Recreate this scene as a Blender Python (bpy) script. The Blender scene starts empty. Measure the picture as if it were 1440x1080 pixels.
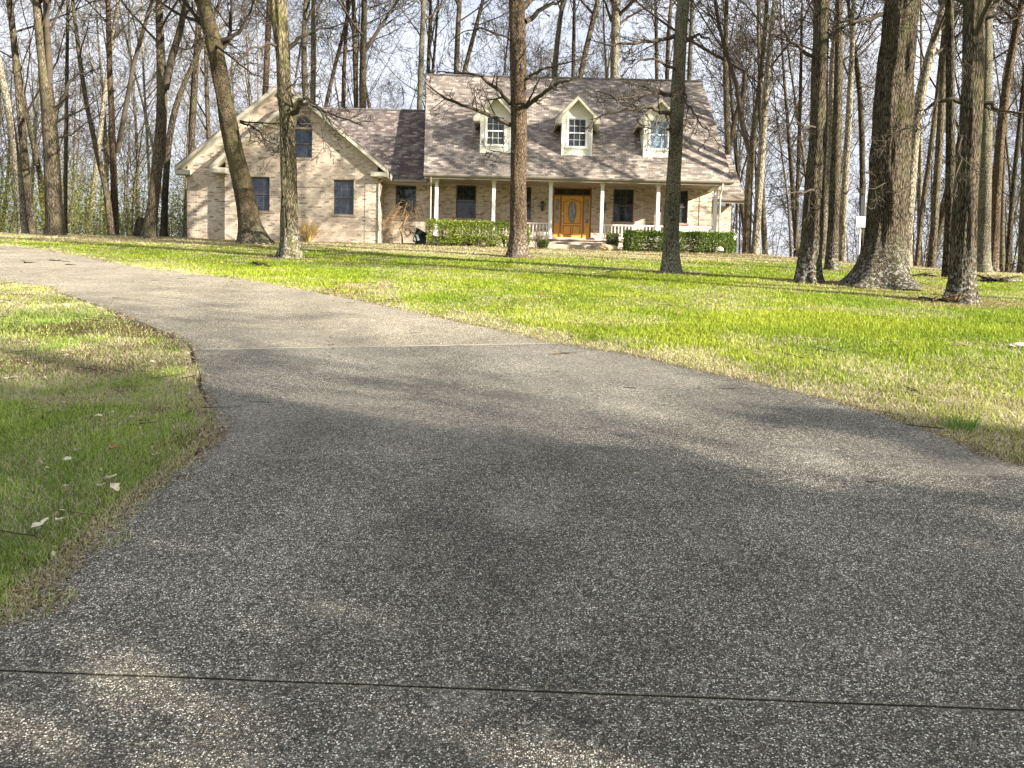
import bpy, bmesh, math, random
import numpy as np
from math import radians as rad, sin, cos, pi
from mathutils import Vector, Matrix

# ---------------------------------------------------------------- camera, sky, sun
SC = bpy.context.scene
F = 1080.0; PITCH = rad(3.4); ROLL = rad(1.4); CAMZ = 1.6
cam_d = bpy.data.cameras.new("camera"); cam = bpy.data.objects.new("camera", cam_d)
SC.collection.objects.link(cam); SC.camera = cam
cam_d.sensor_fit = 'HORIZONTAL'; cam_d.sensor_width = 36; cam_d.lens = 36*F/1440
cam_d.clip_start = 0.05; cam_d.clip_end = 3000
cam.matrix_world = Matrix.Translation((0, 0, CAMZ)) @ Matrix.Rotation(pi/2-PITCH, 4, 'X') @ Matrix.Rotation(ROLL, 4, 'Z')

SUN_EL = rad(20); SUN_DIR = Vector((0.88, -0.475, 0)).normalized()     # horizontal direction towards the sun
world = bpy.data.worlds.new("World"); SC.world = world; world.use_nodes = True
wn, wl = world.node_tree.nodes, world.node_tree.links
bg = wn['Background']; bg.inputs[1].default_value = 0.052
sky = wn.new('ShaderNodeTexSky'); sky.sky_type = 'NISHITA'; sky.sun_disc = False
sky.sun_elevation = SUN_EL; sky.sun_rotation = math.atan2(SUN_DIR.x, SUN_DIR.y)
sky.air_density = 1.0; sky.dust_density = 1.5; sky.ozone_density = 1.0
tc = wn.new('ShaderNodeTexCoord'); mp = wn.new('ShaderNodeMapping'); mp.inputs['Scale'].default_value = (1.2, 1.2, 4.0)
nz = wn.new('ShaderNodeTexNoise'); nz.inputs['Scale'].default_value = 2.2; nz.inputs['Detail'].default_value = 8
rp = wn.new('ShaderNodeValToRGB'); rp.color_ramp.elements[0].position = .30; rp.color_ramp.elements[1].position = .58; rp.color_ramp.elements[0].color = (.6, .6, .6, 1)
mx = wn.new('ShaderNodeMix'); mx.data_type = 'RGBA'
mx.inputs['B'].default_value = (6.0, 6.2, 6.8, 1)
wl.new(tc.outputs['Generated'], mp.inputs['Vector']); wl.new(mp.outputs[0], nz.inputs['Vector'])
wl.new(nz.outputs[0], rp.inputs[0]); wl.new(rp.outputs[0], mx.inputs['Factor'])
wl.new(sky.outputs[0], mx.inputs['A']); wl.new(mx.outputs['Result'], bg.inputs[0])
sun_d = bpy.data.lights.new("sun", 'SUN'); sun_d.energy = 5.0; sun_d.angle = rad(0.5); sun_d.color = (1.0, .92, .80)
sun = bpy.data.objects.new("sun", sun_d); SC.collection.objects.link(sun)
sv = Vector((SUN_DIR.x*cos(SUN_EL), SUN_DIR.y*cos(SUN_EL), sin(SUN_EL)))
sun.rotation_euler = sv.to_track_quat('Z', 'Y').to_euler()
SC.view_settings.view_transform = 'Standard'; SC.view_settings.look = 'None'
SC.view_settings.exposure = 1.88; SC.view_settings.gamma = 1
SC.cycles.use_denoising = True
SC.cycles.max_bounces = 6; SC.cycles.diffuse_bounces = 3; SC.cycles.transparent_max_bounces = 8
COL = SC.collection
RNG = np.random.default_rng(7)

# ---------------------------------------------------------------- terrain
SL = 0.166
def _yc(x): return np.interp(x, [-40, -20, 7, 10, 13, 17, 40], [38, 38, 38, 35, 30, 26, 25])
def height(x, y):
    x = np.asarray(x, float); y = np.asarray(y, float); yc = _yc(x); k = 1.6
    t = (yc-y)/k
    sp = np.where(t > 20, t, np.log1p(np.exp(np.minimum(t, 20))))
    return SL*(yc-sp*k) + np.interp(x, [-16, -8], [.055, -.022])*np.maximum(0, y-yc)*(y < 90) + np.interp(x, [-16, -8], [.055*45, -.022*50])*(y >= 90) 
def H(x, y): return float(height(x, y))
def ray(u, v):
    x = (u-720)/F; y = (540-v)/F; c, s = cos(ROLL), sin(ROLL)
    xr, yr = x*c-y*s, x*s+y*c
    return Vector((xr, cos(PITCH)+yr*sin(PITCH), -sin(PITCH)+yr*cos(PITCH)))
def at(u, v, Y):
    r = ray(u, v); t = Y/r.y; return Vector((r.x*t, Y, CAMZ+r.z*t))
def gnd(u, v, far=60):
    r = ray(u, v); ys = np.arange(1.0, far, .02); t = ys/r.y
    d = CAMZ+r.z*t - height(r.x*t, ys); k = np.where(d < 0)[0]
    i = k[0] if len(k) else int(np.argmin(d)); Y = float(ys[i]); X = float(r.x*t[i])
    return Vector((X, Y, H(X, Y)))

# ---------------------------------------------------------------- scene tree helpers
def tag(o, label=None, cat=None, group=None, kind=None):
    if label: o['label'] = label
    if cat: o['category'] = cat
    if group: o['group'] = group
    if kind: o['kind'] = kind
    return o
def thing(name, label, cat, loc=(0, 0, 0), group=None, rz=0):
    o = bpy.data.objects.new(name, None); COL.objects.link(o); o.location = loc; o.rotation_euler = (0, 0, rz)
    o.empty_display_size = .2
    return tag(o, label, cat, group)
def link(name, me, parent=None, loc=None):
    o = bpy.data.objects.new(name, me); COL.objects.link(o)
    if parent: o.parent = parent
    if loc: o.location = loc
    return o
def np_mesh(name, V, faces, mat=None, smooth=False, uv=None, col=None, fcol=None):
    """faces: list of (k,n) int arrays with one vertex count each"""
    me = bpy.data.meshes.new(name); V = np.asarray(V, np.float32)
    me.vertices.add(len(V)); me.vertices.foreach_set('co', V.ravel())
    idx = np.concatenate([f.ravel() for f in faces]).astype(np.int32)
    tot = np.concatenate([np.full(len(f), f.shape[1], np.int32) for f in faces])
    st = np.concatenate([[0], np.cumsum(tot)[:-1]]).astype(np.int32)
    me.loops.add(len(idx)); me.loops.foreach_set('vertex_index', idx)
    me.polygons.add(len(tot)); me.polygons.foreach_set('loop_start', st)
    try: me.polygons.foreach_set('loop_total', tot)
    except Exception: pass
    me.polygons.foreach_set('use_smooth', np.full(len(tot), smooth, bool))
    if col is not None:
        a = me.color_attributes.new('Col', 'FLOAT_COLOR', 'POINT')
        c = np.ones((len(V), 4), np.float32); c[:, :3] = col; a.data.foreach_set('color', c.ravel())
    me.update(calc_edges=True)
    if mat: me.materials.append(mat)
    return me

class MB:
    def __init__(s): s.v = []; s.f = []
    def poly(s, pts, *quads):
        b = len(s.v); s.v += [tuple(p) for p in pts]
        for q in quads: s.f.append([b+i for i in q])
        return s
    def box(s, x0, x1, y0, y1, z0, z1):
        return s.poly([(x0,y0,z0),(x1,y0,z0),(x1,y1,z0),(x0,y1,z0),(x0,y0,z1),(x1,y0,z1),(x1,y1,z1),(x0,y1,z1)],
                      (0,3,2,1),(4,5,6,7),(0,1,5,4),(1,2,6,5),(2,3,7,6),(3,0,4,7))
    def slab(s, p, th, d=(0, 0, -1)):
        """quad p (ccw seen from outside) thickened along d"""
        n = len(p); q = [(a[0]+d[0]*th, a[1]+d[1]*th, a[2]+d[2]*th) for a in p]
        return s.poly(list(p)+q, tuple(range(n)), tuple(range(2*n-1, n-1, -1)), *[(i, n+i, n+(i+1) % n, (i+1) % n) for i in range(n)])
    def ext(s, prof, y0, y1):
        """polygon in XZ (ccw seen from -Y) extruded along Y"""
        return s.slab([(x, y0, z) for x, z in prof], y1-y0, (0, 1, 0))
    def tube(s, pts, r, n=8, cap=True):
        pts = [Vector(p) for p in pts]; rs = r if hasattr(r, '__len__') else [r]*len(pts); b = len(s.v)
        for i, p in enumerate(pts):
            d = (pts[min(i+1, len(pts)-1)]-pts[max(i-1, 0)]).normalized()
            ref = Vector((0, 0, 1)) if abs(d.z) < .9 else Vector((1, 0, 0))
            u = d.cross(ref).normalized(); w = d.cross(u)
            for k in range(n):
                a = 2*pi*k/n; s.v.append(tuple(p+u*(cos(a)*rs[i])+w*(sin(a)*rs[i])))
        for i in range(len(pts)-1):
            for k in range(n):
                a, c = b+i*n+k, b+i*n+(k+1) % n
                s.f.append([a, a+n, c+n, c])
        if cap: s.f.append([b+k for k in range(n)]); s.f.append([b+(len(pts)-1)*n+k for k in reversed(range(n))])
        return s
    def build(s, name, mat, parent=None, smooth=False, bevel=0):
        me = bpy.data.meshes.new(name); me.from_pydata(s.v, [], s.f); me.update()
        if bevel or True:
            bm = bmesh.new(); bm.from_mesh(me); bmesh.ops.recalc_face_normals(bm, faces=bm.faces)
            if bevel: bmesh.ops.bevel(bm, geom=list(bm.edges), offset=bevel, segments=2, affect='EDGES', clamp_overlap=True)
            bm.to_mesh(me); bm.free()
        boxuv(me)
        if smooth: me.polygons.foreach_set('use_smooth', [True]*len(me.polygons))
        me.materials.append(mat)
        return link(name, me, parent)
def boxuv(me):
    uv = me.uv_layers.new(name='UVMap') if not me.uv_layers else me.uv_layers[0]
    for p in me.polygons:
        n = p.normal
        for li in p.loop_indices:
            c = me.vertices[me.loops[li].vertex_index].co
            if abs(n.z) > .94: uv.data[li].uv = (c.x, c.y)
            else:
                k = math.hypot(n.x, n.y)
                uv.data[li].uv = ((c.x if abs(n.y) > abs(n.x) else c.y), c.z/k)
def cut(o, cutters):
    """cut openings out of a wall for good; the cutters are removed again"""
    for c in cutters:
        m = o.modifiers.new('cut', 'BOOLEAN'); m.object = c; m.solver = 'EXACT'
    bpy.context.view_layer.update()
    me = bpy.data.meshes.new_from_object(o.evaluated_get(bpy.context.evaluated_depsgraph_get()))
    o.modifiers.clear(); o.data = me; boxuv(me)
    for c in cutters: bpy.data.objects.remove(c)

# ---------------------------------------------------------------- materials
def mat(name, base=(.5, .5, .5), rough=.8, spec=.3, **kw):
    m = bpy.data.materials.new(name); m.use_nodes = True; b = m.node_tree.nodes['Principled BSDF']
    b.inputs['Base Color'].default_value = (*base, 1); b.inputs['Roughness'].default_value = rough
    b.inputs['Specular IOR Level'].default_value = spec
    for k, v in kw.items(): b.inputs[k].default_value = v
    return m
class N:
    def __init__(s, m): s.m = m; s.n = m.node_tree.nodes; s.l = m.node_tree.links; s.b = s.n['Principled BSDF']
    def set(s, i, v):
        if v is None: return
        if hasattr(v, 'links') or isinstance(v, bpy.types.NodeSocket): s.l.new(v, i)
        elif isinstance(v, tuple) and len(v) == 3 and i.type == 'RGBA': i.default_value = (*v, 1)
        else: i.default_value = v
    def co(s, kind='Object', scale=(1, 1, 1), loc=(0, 0, 0)):
        t = s.n.new('ShaderNodeTexCoord'); m = s.n.new('ShaderNodeMapping'); s.l.new(t.outputs[kind], m.inputs[0])
        m.inputs['Scale'].default_value = scale; m.inputs['Location'].default_value = loc; return m.outputs[0]
    def noise(s, co, scale, detail=4, rough=.55, dist=0):
        t = s.n.new('ShaderNodeTexNoise'); s.set(t.inputs['Vector'], co); t.inputs['Scale'].default_value = scale
        t.inputs['Detail'].default_value = detail; t.inputs['Roughness'].default_value = rough; t.inputs['Distortion'].default_value = dist
        return t.outputs[0]
    def vor(s, co, scale, feat='F1', out='Distance', rnd=1):
        t = s.n.new('ShaderNodeTexVoronoi'); t.feature = feat; s.set(t.inputs['Vector'], co); t.inputs['Scale'].default_value = scale
        t.inputs['Randomness'].default_value = rnd; return t.outputs[out]
    def ramp(s, v, *st):
        r = s.n.new('ShaderNodeValToRGB'); s.l.new(v, r.inputs[0]); e = r.color_ramp.elements
        while len(e) < len(st): e.new(.5)
        for k, (p, c) in zip(e, st): k.position = p; k.color = (*c, 1) if isinstance(c, tuple) else (c, c, c, 1)
        return r.outputs[0]
    def mix(s, f, a, b, mode='MIX'):
        x = s.n.new('ShaderNodeMix'); x.data_type = 'RGBA'; x.blend_type = mode
        s.set(x.inputs['Factor'], f); s.set(x.inputs['A'], a); s.set(x.inputs['B'], b); return x.outputs['Result']
    def math(s, op, a, b=None, c=None):
        x = s.n.new('ShaderNodeMath'); x.operation = op; s.set(x.inputs[0], a)
        if b is not None: s.set(x.inputs[1], b)
        if c is not None: s.set(x.inputs[2], c)
        return x.outputs[0]
    def sep(s, v):
        x = s.n.new('ShaderNodeSeparateXYZ'); s.l.new(v, x.inputs[0]); return x.outputs
    def bump(s, h, st=.5, dist=.02):
        x = s.n.new('ShaderNodeBump'); x.inputs['Strength'].default_value = st; x.inputs['Distance'].default_value = dist
        s.l.new(h, x.inputs['Height']); s.l.new(x.outputs[0], s.b.inputs['Normal'])
    def attr(s, name='Col'):
        x = s.n.new('ShaderNodeAttribute'); x.attribute_name = name; return x.outputs
    def base(s, v): s.l.new(v, s.b.inputs['Base Color']); return s

def m_brick(name, c1, c2, mortar, dark):
    m = mat(name, rough=.9, spec=.15); n = N(m); co = n.co('UV')
    t = n.n.new('ShaderNodeTexBrick'); n.l.new(co, t.inputs['Vector']); t.inputs['Scale'].default_value = 1
    t.inputs['Brick Width'].default_value = .205; t.inputs['Row Height'].default_value = .077; t.inputs['Mortar Size'].default_value = .009
    t.inputs['Mortar Smooth'].default_value = .3; t.inputs['Bias'].default_value = -.1
    t.inputs['Color1'].default_value = (*c1, 1); t.inputs['Color2'].default_value = (*c2, 1); t.inputs['Mortar'].default_value = (*mortar, 1)
    # the odd dark brick and a slow drift in tone
    t2 = n.n.new('ShaderNodeTexBrick'); n.l.new(co, t2.inputs['Vector']); t2.inputs['Scale'].default_value = 1
    t2.inputs['Brick Width'].default_value = .205; t2.inputs['Row Height'].default_value = .077; t2.inputs['Mortar Size'].default_value = 0
    t2.inputs['Color1'].default_value = (0, 0, 0, 1); t2.inputs['Color2'].default_value = (1, 1, 1, 1); t2.inputs['Bias'].default_value = 0
    f = n.ramp(t2.outputs[0], (.82, 0.), (.97, 1.))
    f = n.math('MULTIPLY', f, .7)
    c = n.mix(f, t.outputs[0], dark)
    c = n.mix(t.outputs['Fac'], c, mortar)
    c = n.mix(n.ramp(n.noise(co, .55, 4), (.35, 0.), (.7, .6)), c, tuple(x*.8 for x in c2))
    c = n.mix(.9, c, n.ramp(n.noise(co, 9, 5), (.3, .78), (.7, 1.18)), 'MULTIPLY')
    n.base(c); n.bump(n.mix(.35, n.math('SUBTRACT', 1, t.outputs['Fac']), n.noise(co, 60, 3)), .7, .012)
    return m
M = {}
M['brick'] = m_brick('pale_brick', (.68, .59, .465), (.40, .30, .225), (.60, .54, .44), (.17, .12, .10))
M['brick_edge'] = m_brick('rowlock_brick', (.44, .33, .25), (.34, .25, .19), (.45, .40, .33), (.25, .14, .10))
def m_shingle(name, k, k2):
    m = mat(name, rough=.95, spec=.1); n = N(m); co = n.co('UV')
    def bt(w, h, off=(0, 0, 0)):
        t = n.n.new('ShaderNodeTexBrick'); n.l.new(n.co('UV', loc=off), t.inputs['Vector']); t.inputs['Scale'].default_value = 1
        t.inputs['Brick Width'].default_value = w; t.inputs['Row Height'].default_value = h; t.inputs['Mortar Size'].default_value = .006
        t.inputs['Mortar Smooth'].default_value = .6; t.inputs['Bias'].default_value = 0
        t.inputs['Color1'].default_value = (0, 0, 0, 1); t.inputs['Color2'].default_value = (1, 1, 1, 1); t.inputs['Mortar'].default_value = (0, 0, 0, 1)
        return t
    a = bt(.24, .135); b = bt(.17, .135, (.13, 0, 0))
    c = n.ramp(a.outputs[0], (0., k), (.45, tuple(x*1.55 for x in k)), (1., k2))
    c = n.mix(n.math('MULTIPLY', b.outputs[0], .5), c, tuple(x*.75 for x in k))
    c = n.mix(a.outputs['Fac'], c, (.05, .042, .04))
    c = n.mix(1., c, n.ramp(n.noise(co, 60, 3), (.3, .75), (.7, 1.25)), 'MULTIPLY')
    c = n.mix(1., c, n.ramp(n.noise(co, .8, 4), (.3, .92), (.7, 1.08)), 'MULTIPLY')
    # butt edge of each course: height falls towards the bottom of the row
    v = n.math('FRACT', n.math('DIVIDE', n.sep(co)[1], .135))
    h = n.math('MULTIPLY', n.math('SUBTRACT', 1, v), 1.0)
    n.base(c); n.bump(n.mix(.25, h, a.outputs[0]), .8, .02)
    return m
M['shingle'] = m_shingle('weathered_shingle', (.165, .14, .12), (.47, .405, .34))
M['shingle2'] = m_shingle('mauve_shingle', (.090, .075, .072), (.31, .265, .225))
def m_simple_var(name, c, rough=.6, var=.12, scale=6, spec=.3, bump=0):
    m = mat(name, c, rough, spec); n = N(m); co = n.co()
    n.base(n.mix(1., c, n.ramp(n.noise(co, scale, 5), (.3, 1-var), (.7, 1+var)), 'MULTIPLY'))
    if bump: n.bump(n.noise(co, scale*8, 4), bump, .01)
    return m
M['trim'] = m_simple_var('cream_trim', (.50, .465, .37), .5, .12, 3)
M['soffit'] = m_simple_var('taupe_soffit', (.30, .265, .20), .6, .1, 3)
M['gutter'] = m_simple_var('taupe_gutter', (.26, .23, .185), .4, .12, 4, .4)
M['white'] = m_simple_var('white_paint', (.78, .77, .72), .45, .07, 4)
M['rail'] = m_simple_var('ivory_rail', (.72, .68, .58), .5, .08, 4)
M['bronze'] = m_simple_var('bronze_frame', (.10, .085, .072), .4, .1, 5, .4)
M['ridge'] = m_simple_var('ridge_cap', (.13, .12, .115), .8, .2, 5)
m = mat('lap_siding', (.68, .65, .55), .55); n = N(m); u = n.co('UV')
v = n.math('FRACT', n.math('DIVIDE', n.sep(u)[1], .105))
n.base(n.mix(n.ramp(v, (0., 1.), (.10, 0.)), (.70, .665, .56), (.33, .31, .26))); n.bump(n.math('SUBTRACT', 1, v), .9, .02); M['siding'] = m
def m_glass(name, c, c2, rough=.04, spec=1.0):
    m = mat(name, c, rough, spec*.5, **{'IOR': 1.5}); n = N(m); co = n.co('Object', (7, 7, 3.2))
    n.base(n.ramp(n.noise(co, 1.4, 6, .7, .6), (.38, c), (.62, c2))); return m
M['glass'] = m_glass('window_pane', (.006, .008, .011), (.045, .055, .07))
M['glass_dark'] = m_glass('dark_pane', (.008, .009, .010), (.05, .055, .06))
M['glass_curtain'] = m_glass('pane_before_curtain', (.012, .018, .028), (.05, .065, .09))
M['glass_sky'] = m_glass('painted_sky_pane', (.30, .40, .52), (.16, .24, .34), .05)  # sky reflection painted into the pane's base colour
M['muntin'] = mat('grey_muntin', (.13, .14, .16), .5)
def m_oak(name, a, b):
    m = mat(name, rough=.35, spec=.4); n = N(m); co = n.co('Object', (14, 14, 1.6))
    n.base(n.ramp(n.noise(co, 3, 6, .6, 1.2), (.3, a), (.7, b))); return m
M['oak'] = m_oak('honey_oak', (.55, .25, .035), (.80, .46, .09))
M['oak_dark'] = m_oak('dark_oak', (.22, .09, .025), (.36, .16, .045))
M['leaded'] = m_glass('leaded_glass', (.10, .13, .12), (.34, .38, .36), .15, .6)
M['brass'] = mat('brass', (.75, .55, .22), .3, **{'Metallic': 1.0})
M['black'] = mat('black_iron', (.03, .03, .03), .5)
M['concrete'] = m_simple_var('concrete', (.36, .33, .28), .9, .2, 5, .2, .3)

def m_bark(name, dark, light, zs=.22, sc=26, moss=None, lichen=0., bump=1.0, dist=.05):
    m = mat(name, rough=.95, spec=.08); n = N(m); co = n.co('Object', (1, 1, zs))
    w = n.noise(co, 5, 3); wv = n.n.new('ShaderNodeVectorMath'); wv.operation = 'MULTIPLY_ADD'
    n.l.new(n.noise(co, sc*.5, 3) if False else n.mix(1., co, (0, 0, 0)), wv.inputs[0]); 
    # warped coordinates make the furrows wander
    add = n.n.new('ShaderNodeVectorMath'); add.operation = 'ADD'; t = n.n.new('ShaderNodeTexNoise'); t.inputs['Scale'].default_value = 7; t.inputs['Detail'].default_value = 3
    n.l.new(co, t.inputs['Vector']); sc2 = n.n.new('ShaderNodeVectorMath'); sc2.operation = 'SCALE'; sc2.inputs['Scale'].default_value = .10
    n.l.new(t.outputs['Color'], sc2.inputs[0]); n.l.new(co, add.inputs[0]); n.l.new(sc2.outputs[0], add.inputs[1]); wc = add.outputs[0]
    n.n.remove(wv)
    d = n.vor(wc, sc, 'DISTANCE_TO_EDGE'); fine = n.noise(wc, sc*3, 5, .7)
    h = n.math('ADD', n.math('MINIMUM', n.math('MULTIPLY', d, 3.2), .75), n.math('MULTIPLY', fine, .5))
    mid = tuple((a+b)/2*.9 for a, b in zip(dark, light))
    h = n.math('ADD', n.math('MULTIPLY', h, .46), n.math('MULTIPLY', n.noise(n.co('Object', (1, 1, zs*.55)), sc*1.0, 7, .78, .5), .62))
    c = n.ramp(h, (.42, dark), (.60, mid), (.82, tuple(x*1.35 for x in light)))
    c = n.mix(1., c, n.ramp(n.noise(n.co('Object', (1, 1, .5)), 1.6, 4), (.3, .72), (.7, 1.28)), 'MULTIPLY')
    if moss: c = n.mix(n.ramp(n.noise(n.co('Object', (1, 1, .35)), 2.4, 6, .7), (.50, 0.), (.66, .65)), c, moss)
    if lichen:
        z = n.sep(n.co())[2]; low = n.math('SUBTRACT', 1.25, z)
        f = n.math('MULTIPLY', n.ramp(n.noise(n.co(), 14, 5, .65), (.52, 0.), (.58, 1.)), n.math('MULTIPLY', n.math('MAXIMUM', n.math('MINIMUM', low, 1.), .07), lichen))
        c = n.mix(f, c, (.42, .43, .38))
    n.base(c); n.bump(h, bump, dist); return m
M['bark_oak'] = m_bark('oak_bark', (.010, .008, .006), (.17, .135, .092), .13, 40, (.10, .10, .04), .9, 1.0, .08)
M['bark_lean'] = m_bark('brown_bark', (.012, .009, .006), (.115, .088, .055), .4, 34, (.13, .13, .05), .35, .8)
M['bark_shag'] = m_bark('shaggy_bark', (.020, .016, .010), (.22, .185, .115), .16, 26, (.19, .18, .06), .8, 1.0, .07)
M['bark_red'] = m_bark('red_brown_bark', (.016, .011, .007), (.165, .118, .076), .15, 44, None, .5, .9)
M['bark_lichen'] = m_bark('lichened_bark', (.018, .016, .011), (.21, .19, .13), .5, 34, (.19, .175, .11), .5, .8)
M['bark_grey'] = m_bark('grey_brown_bark', (.024, .019, .013), (.155, .127, .088), .14, 28, (.12, .115, .055), 0, .8)
M['bark_pale'] = m_bark('pale_bark', (.05, .042, .031), (.27, .235, .175), .4, 14, (.22, .21, .13), 0, .5)
M['bark_dark'] = m_bark('dark_bark', (.012, .010, .008), (.085, .068, .048), .25, 18, (.10, .10, .05), 0, .8)
M['twig'] = m_simple_var('twig_bark', (.070, .057, .042), .95, .25, 3, .1)
M['twig_dark'] = m_simple_var('dark_twig_bark', (.038, .030, .023), .95, .25, 3, .1)
M['twig_pale'] = m_simple_var('pale_twig_bark', (.14, .12, .085), .95, .25, 3, .1)

def m_leafy(name, tr=.35):
    m = mat(name, rough=.6, spec=.25); n = N(m); c = n.attr()['Color']; n.base(c)
    t = n.n.new('ShaderNodeBsdfTranslucent'); n.l.new(c, t.inputs[0]); x = n.n.new('ShaderNodeMixShader'); x.inputs[0].default_value = tr
    n.l.new(n.b.outputs[0], x.inputs[1]); n.l.new(t.outputs[0], x.inputs[2]); n.l.new(x.outputs[0], n.n['Material Output'].inputs[0]); return m
M['leafy'] = m_leafy('leaf_blades')

# ---------------------------------------------------------------- driveway outline (ground metres)
near_px = [(0,880),(60,835),(150,745),(230,680),(285,636),(300,618),(299,600),(292,570),(281,530),(270,490),(250,477),(225,465),(190,450),(150,435),(80,412),(0,397)]
far_px = [(0,346),(50,351),(100,359),(200,378),(330,393),(430,410),(520,427),(600,445),(700,466),(800,487),(880,500),(960,518),(1100,548),(1200,574),(1300,607),(1370,632),(1440,658)]
def gxy(p): g = gnd(*p); return (g.x, g.y)
near_xy = [(-9, -3.5), (-5.2, -.8), (-3.2, 1.4)] + [gxy(p) for p in near_px] + [(-20, 16.6), (-27, 19.5), (-34, 25)]
far_xy = [(-37, 33), (-28, 29.5), (-21, 27.2)] + [gxy(p) for p in far_px] + [(4.6, 4.1), (6.8, 2.6), (10, 1.4), (14, .8)]
def smooth_pl(P, k=3):
    P = [Vector((*p, 0)) for p in P]; out = []
    for i in range(len(P)-1):
        p0, p1, p2, p3 = P[max(i-1, 0)], P[i], P[i+1], P[min(i+2, len(P)-1)]
        for j in range(k):
            t = j/k; q = .5*((2*p1)+(p2-p0)*t+(2*p0-5*p1+4*p2-p3)*t*t+(3*p1-p0-3*p2+p3)*t**3); out.append((q.x, q.y))
    out.append((P[-1].x, P[-1].y)); return out
DRIVE = smooth_pl(near_xy)+smooth_pl(far_xy)+[(14, -6), (-9, -6)]
rj = random.Random(3)
DRIVE = [(x+rj.uniform(-.012, .012), y+rj.uniform(-.012, .012)) for x, y in DRIVE]
DP = np.array(DRIVE)
def drive_sd(x, y):
    """signed distance to the driveway edge, negative inside"""
    x = np.asarray(x, float).ravel(); y = np.asarray(y, float).ravel(); out = np.full(len(x), 1e9); ins = np.zeros(len(x), bool)
    A = DP; B = np.roll(DP, -1, 0)
    for (ax, ay), (bx, by) in zip(A, B):
        dx, dy = bx-ax, by-ay; L = dx*dx+dy*dy+1e-12
        t = np.clip(((x-ax)*dx+(y-ay)*dy)/L, 0, 1); out = np.minimum(out, (x-ax-t*dx)**2+(y-ay-t*dy)**2)
        c = ((ay > y) != (by > y)) & (x < dx*(y-ay)/(by-ay+1e-12)+ax); ins ^= c
    return np.where(ins, -1, 1)*np.sqrt(out)

# value noise for masks
_T = np.random.default_rng(11).random((256, 256))
def vn(x, y, s, o=0):
    x = np.asarray(x, float)*s+o*17.3; y = np.asarray(y, float)*s+o*9.7
    xi = np.floor(x).astype(int); yi = np.floor(y).astype(int); fx = x-xi; fy = y-yi; fx = fx*fx*(3-2*fx); fy = fy*fy*(3-2*fy)
    a = _T[xi & 255, yi & 255]; b = _T[(xi+1) & 255, yi & 255]; c = _T[xi & 255, (yi+1) & 255]; d = _T[(xi+1) & 255, (yi+1) & 255]
    return (a*(1-fx)+b*fx)*(1-fy)+(c*(1-fx)+d*fx)*fy
def fbm(x, y, s, o=0): return .5*vn(x, y, s, o)+.28*vn(x, y, s*2.1, o+1)+.14*vn(x, y, s*4.3, o+2)+.08*vn(x, y, s*9, o+3)
def sstep(a, b, v): t = np.clip((v-a)/(b-a), 0, 1); return t*t*(3-2*t)
HEROES = [gxy(p)+(r,) for p, r in (((356,344),1.1),((408,362),1.0),((728,361),1.0),((943,383),.9),((1137,397),.9),((1237,402),1.7),((1350,424),1.2),((1169,379),.8),((1333,390),.8),((1380,389),1.0))]
def masks(x, y, sd):
    """lush green (0..1), straw (0..1), brown litter (0..1)"""
    n1 = fbm(x, y, .55, 1); n2 = fbm(x, y, 1.7, 5); n3 = fbm(x, y, .18, 9)
    left = (x < -1.4) & (y < 17) & (x+.22*y < 1.0) & (x < -1.9-.08*y*0)
    ew = np.where(x > -1, .0+.06*np.minimum(y, 14), 0)
    straw = np.clip(sstep(1.0, .1, np.abs(sd)-ew*.6+(n2-.5)*1.5)*.95, 0, 1)
    straw = np.maximum(straw, sstep(.50, .66, n1)*.55)
    far = sstep(24, 27.5, y+(n1-.5)*5+np.where(x < -6, -2.5+0*x, 0)+np.where(x > 10, (x-10)*.75, 0))
    # dry corner by the drive on the right
    corner = sstep(3.2, 1.2, sd+(n2-.5)*1.6)*sstep(2.5, 4, x)*sstep(12, 8, y)
    straw = np.maximum(straw, corner*.85); straw = np.maximum(straw, far*.97); straw = np.maximum(straw, sstep(16, 27, y)*sstep(.50, .62, n2)*.7)
    lf = left*np.where(y > 6.0, sstep(.34, .58, n1+(n2-.5)*.6)*.85, sstep(.55, .68, n1+(n2-.5)*.5)*.55)
    straw = np.where(left & (sd > .12), straw*.4, straw); straw = np.maximum(straw, left*sstep(.56, .66, fbm(x, y, 2.6, 77))*.7)
    straw = np.maximum(straw, lf)
    brown = sstep(30, 33.5, y+(n1-.5)*5)*sstep(.35, .6, n2)*np.where(x > -3, .9, .35)
    brown = np.maximum(brown, left*sstep(.46, .62, fbm(x, y, .9, 13))*np.where(y > 5, .95, .5)); brown = np.maximum(brown, sstep(1.3, .4, np.hypot((x+4.4)/1.5, y-7.6))*.95)
    brown = np.maximum(brown, sstep(.62, .72, n2)*.25)
    for hx, hy, hr in HEROES:
        k_ = sstep(hr*1.25, hr*.55, np.hypot((x-hx)*.8, y-hy)+(n2-.5)*.8); brown = np.maximum(brown, k_*.9); straw = np.maximum(straw, k_*.6)
    return 1-straw, straw, brown

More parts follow.
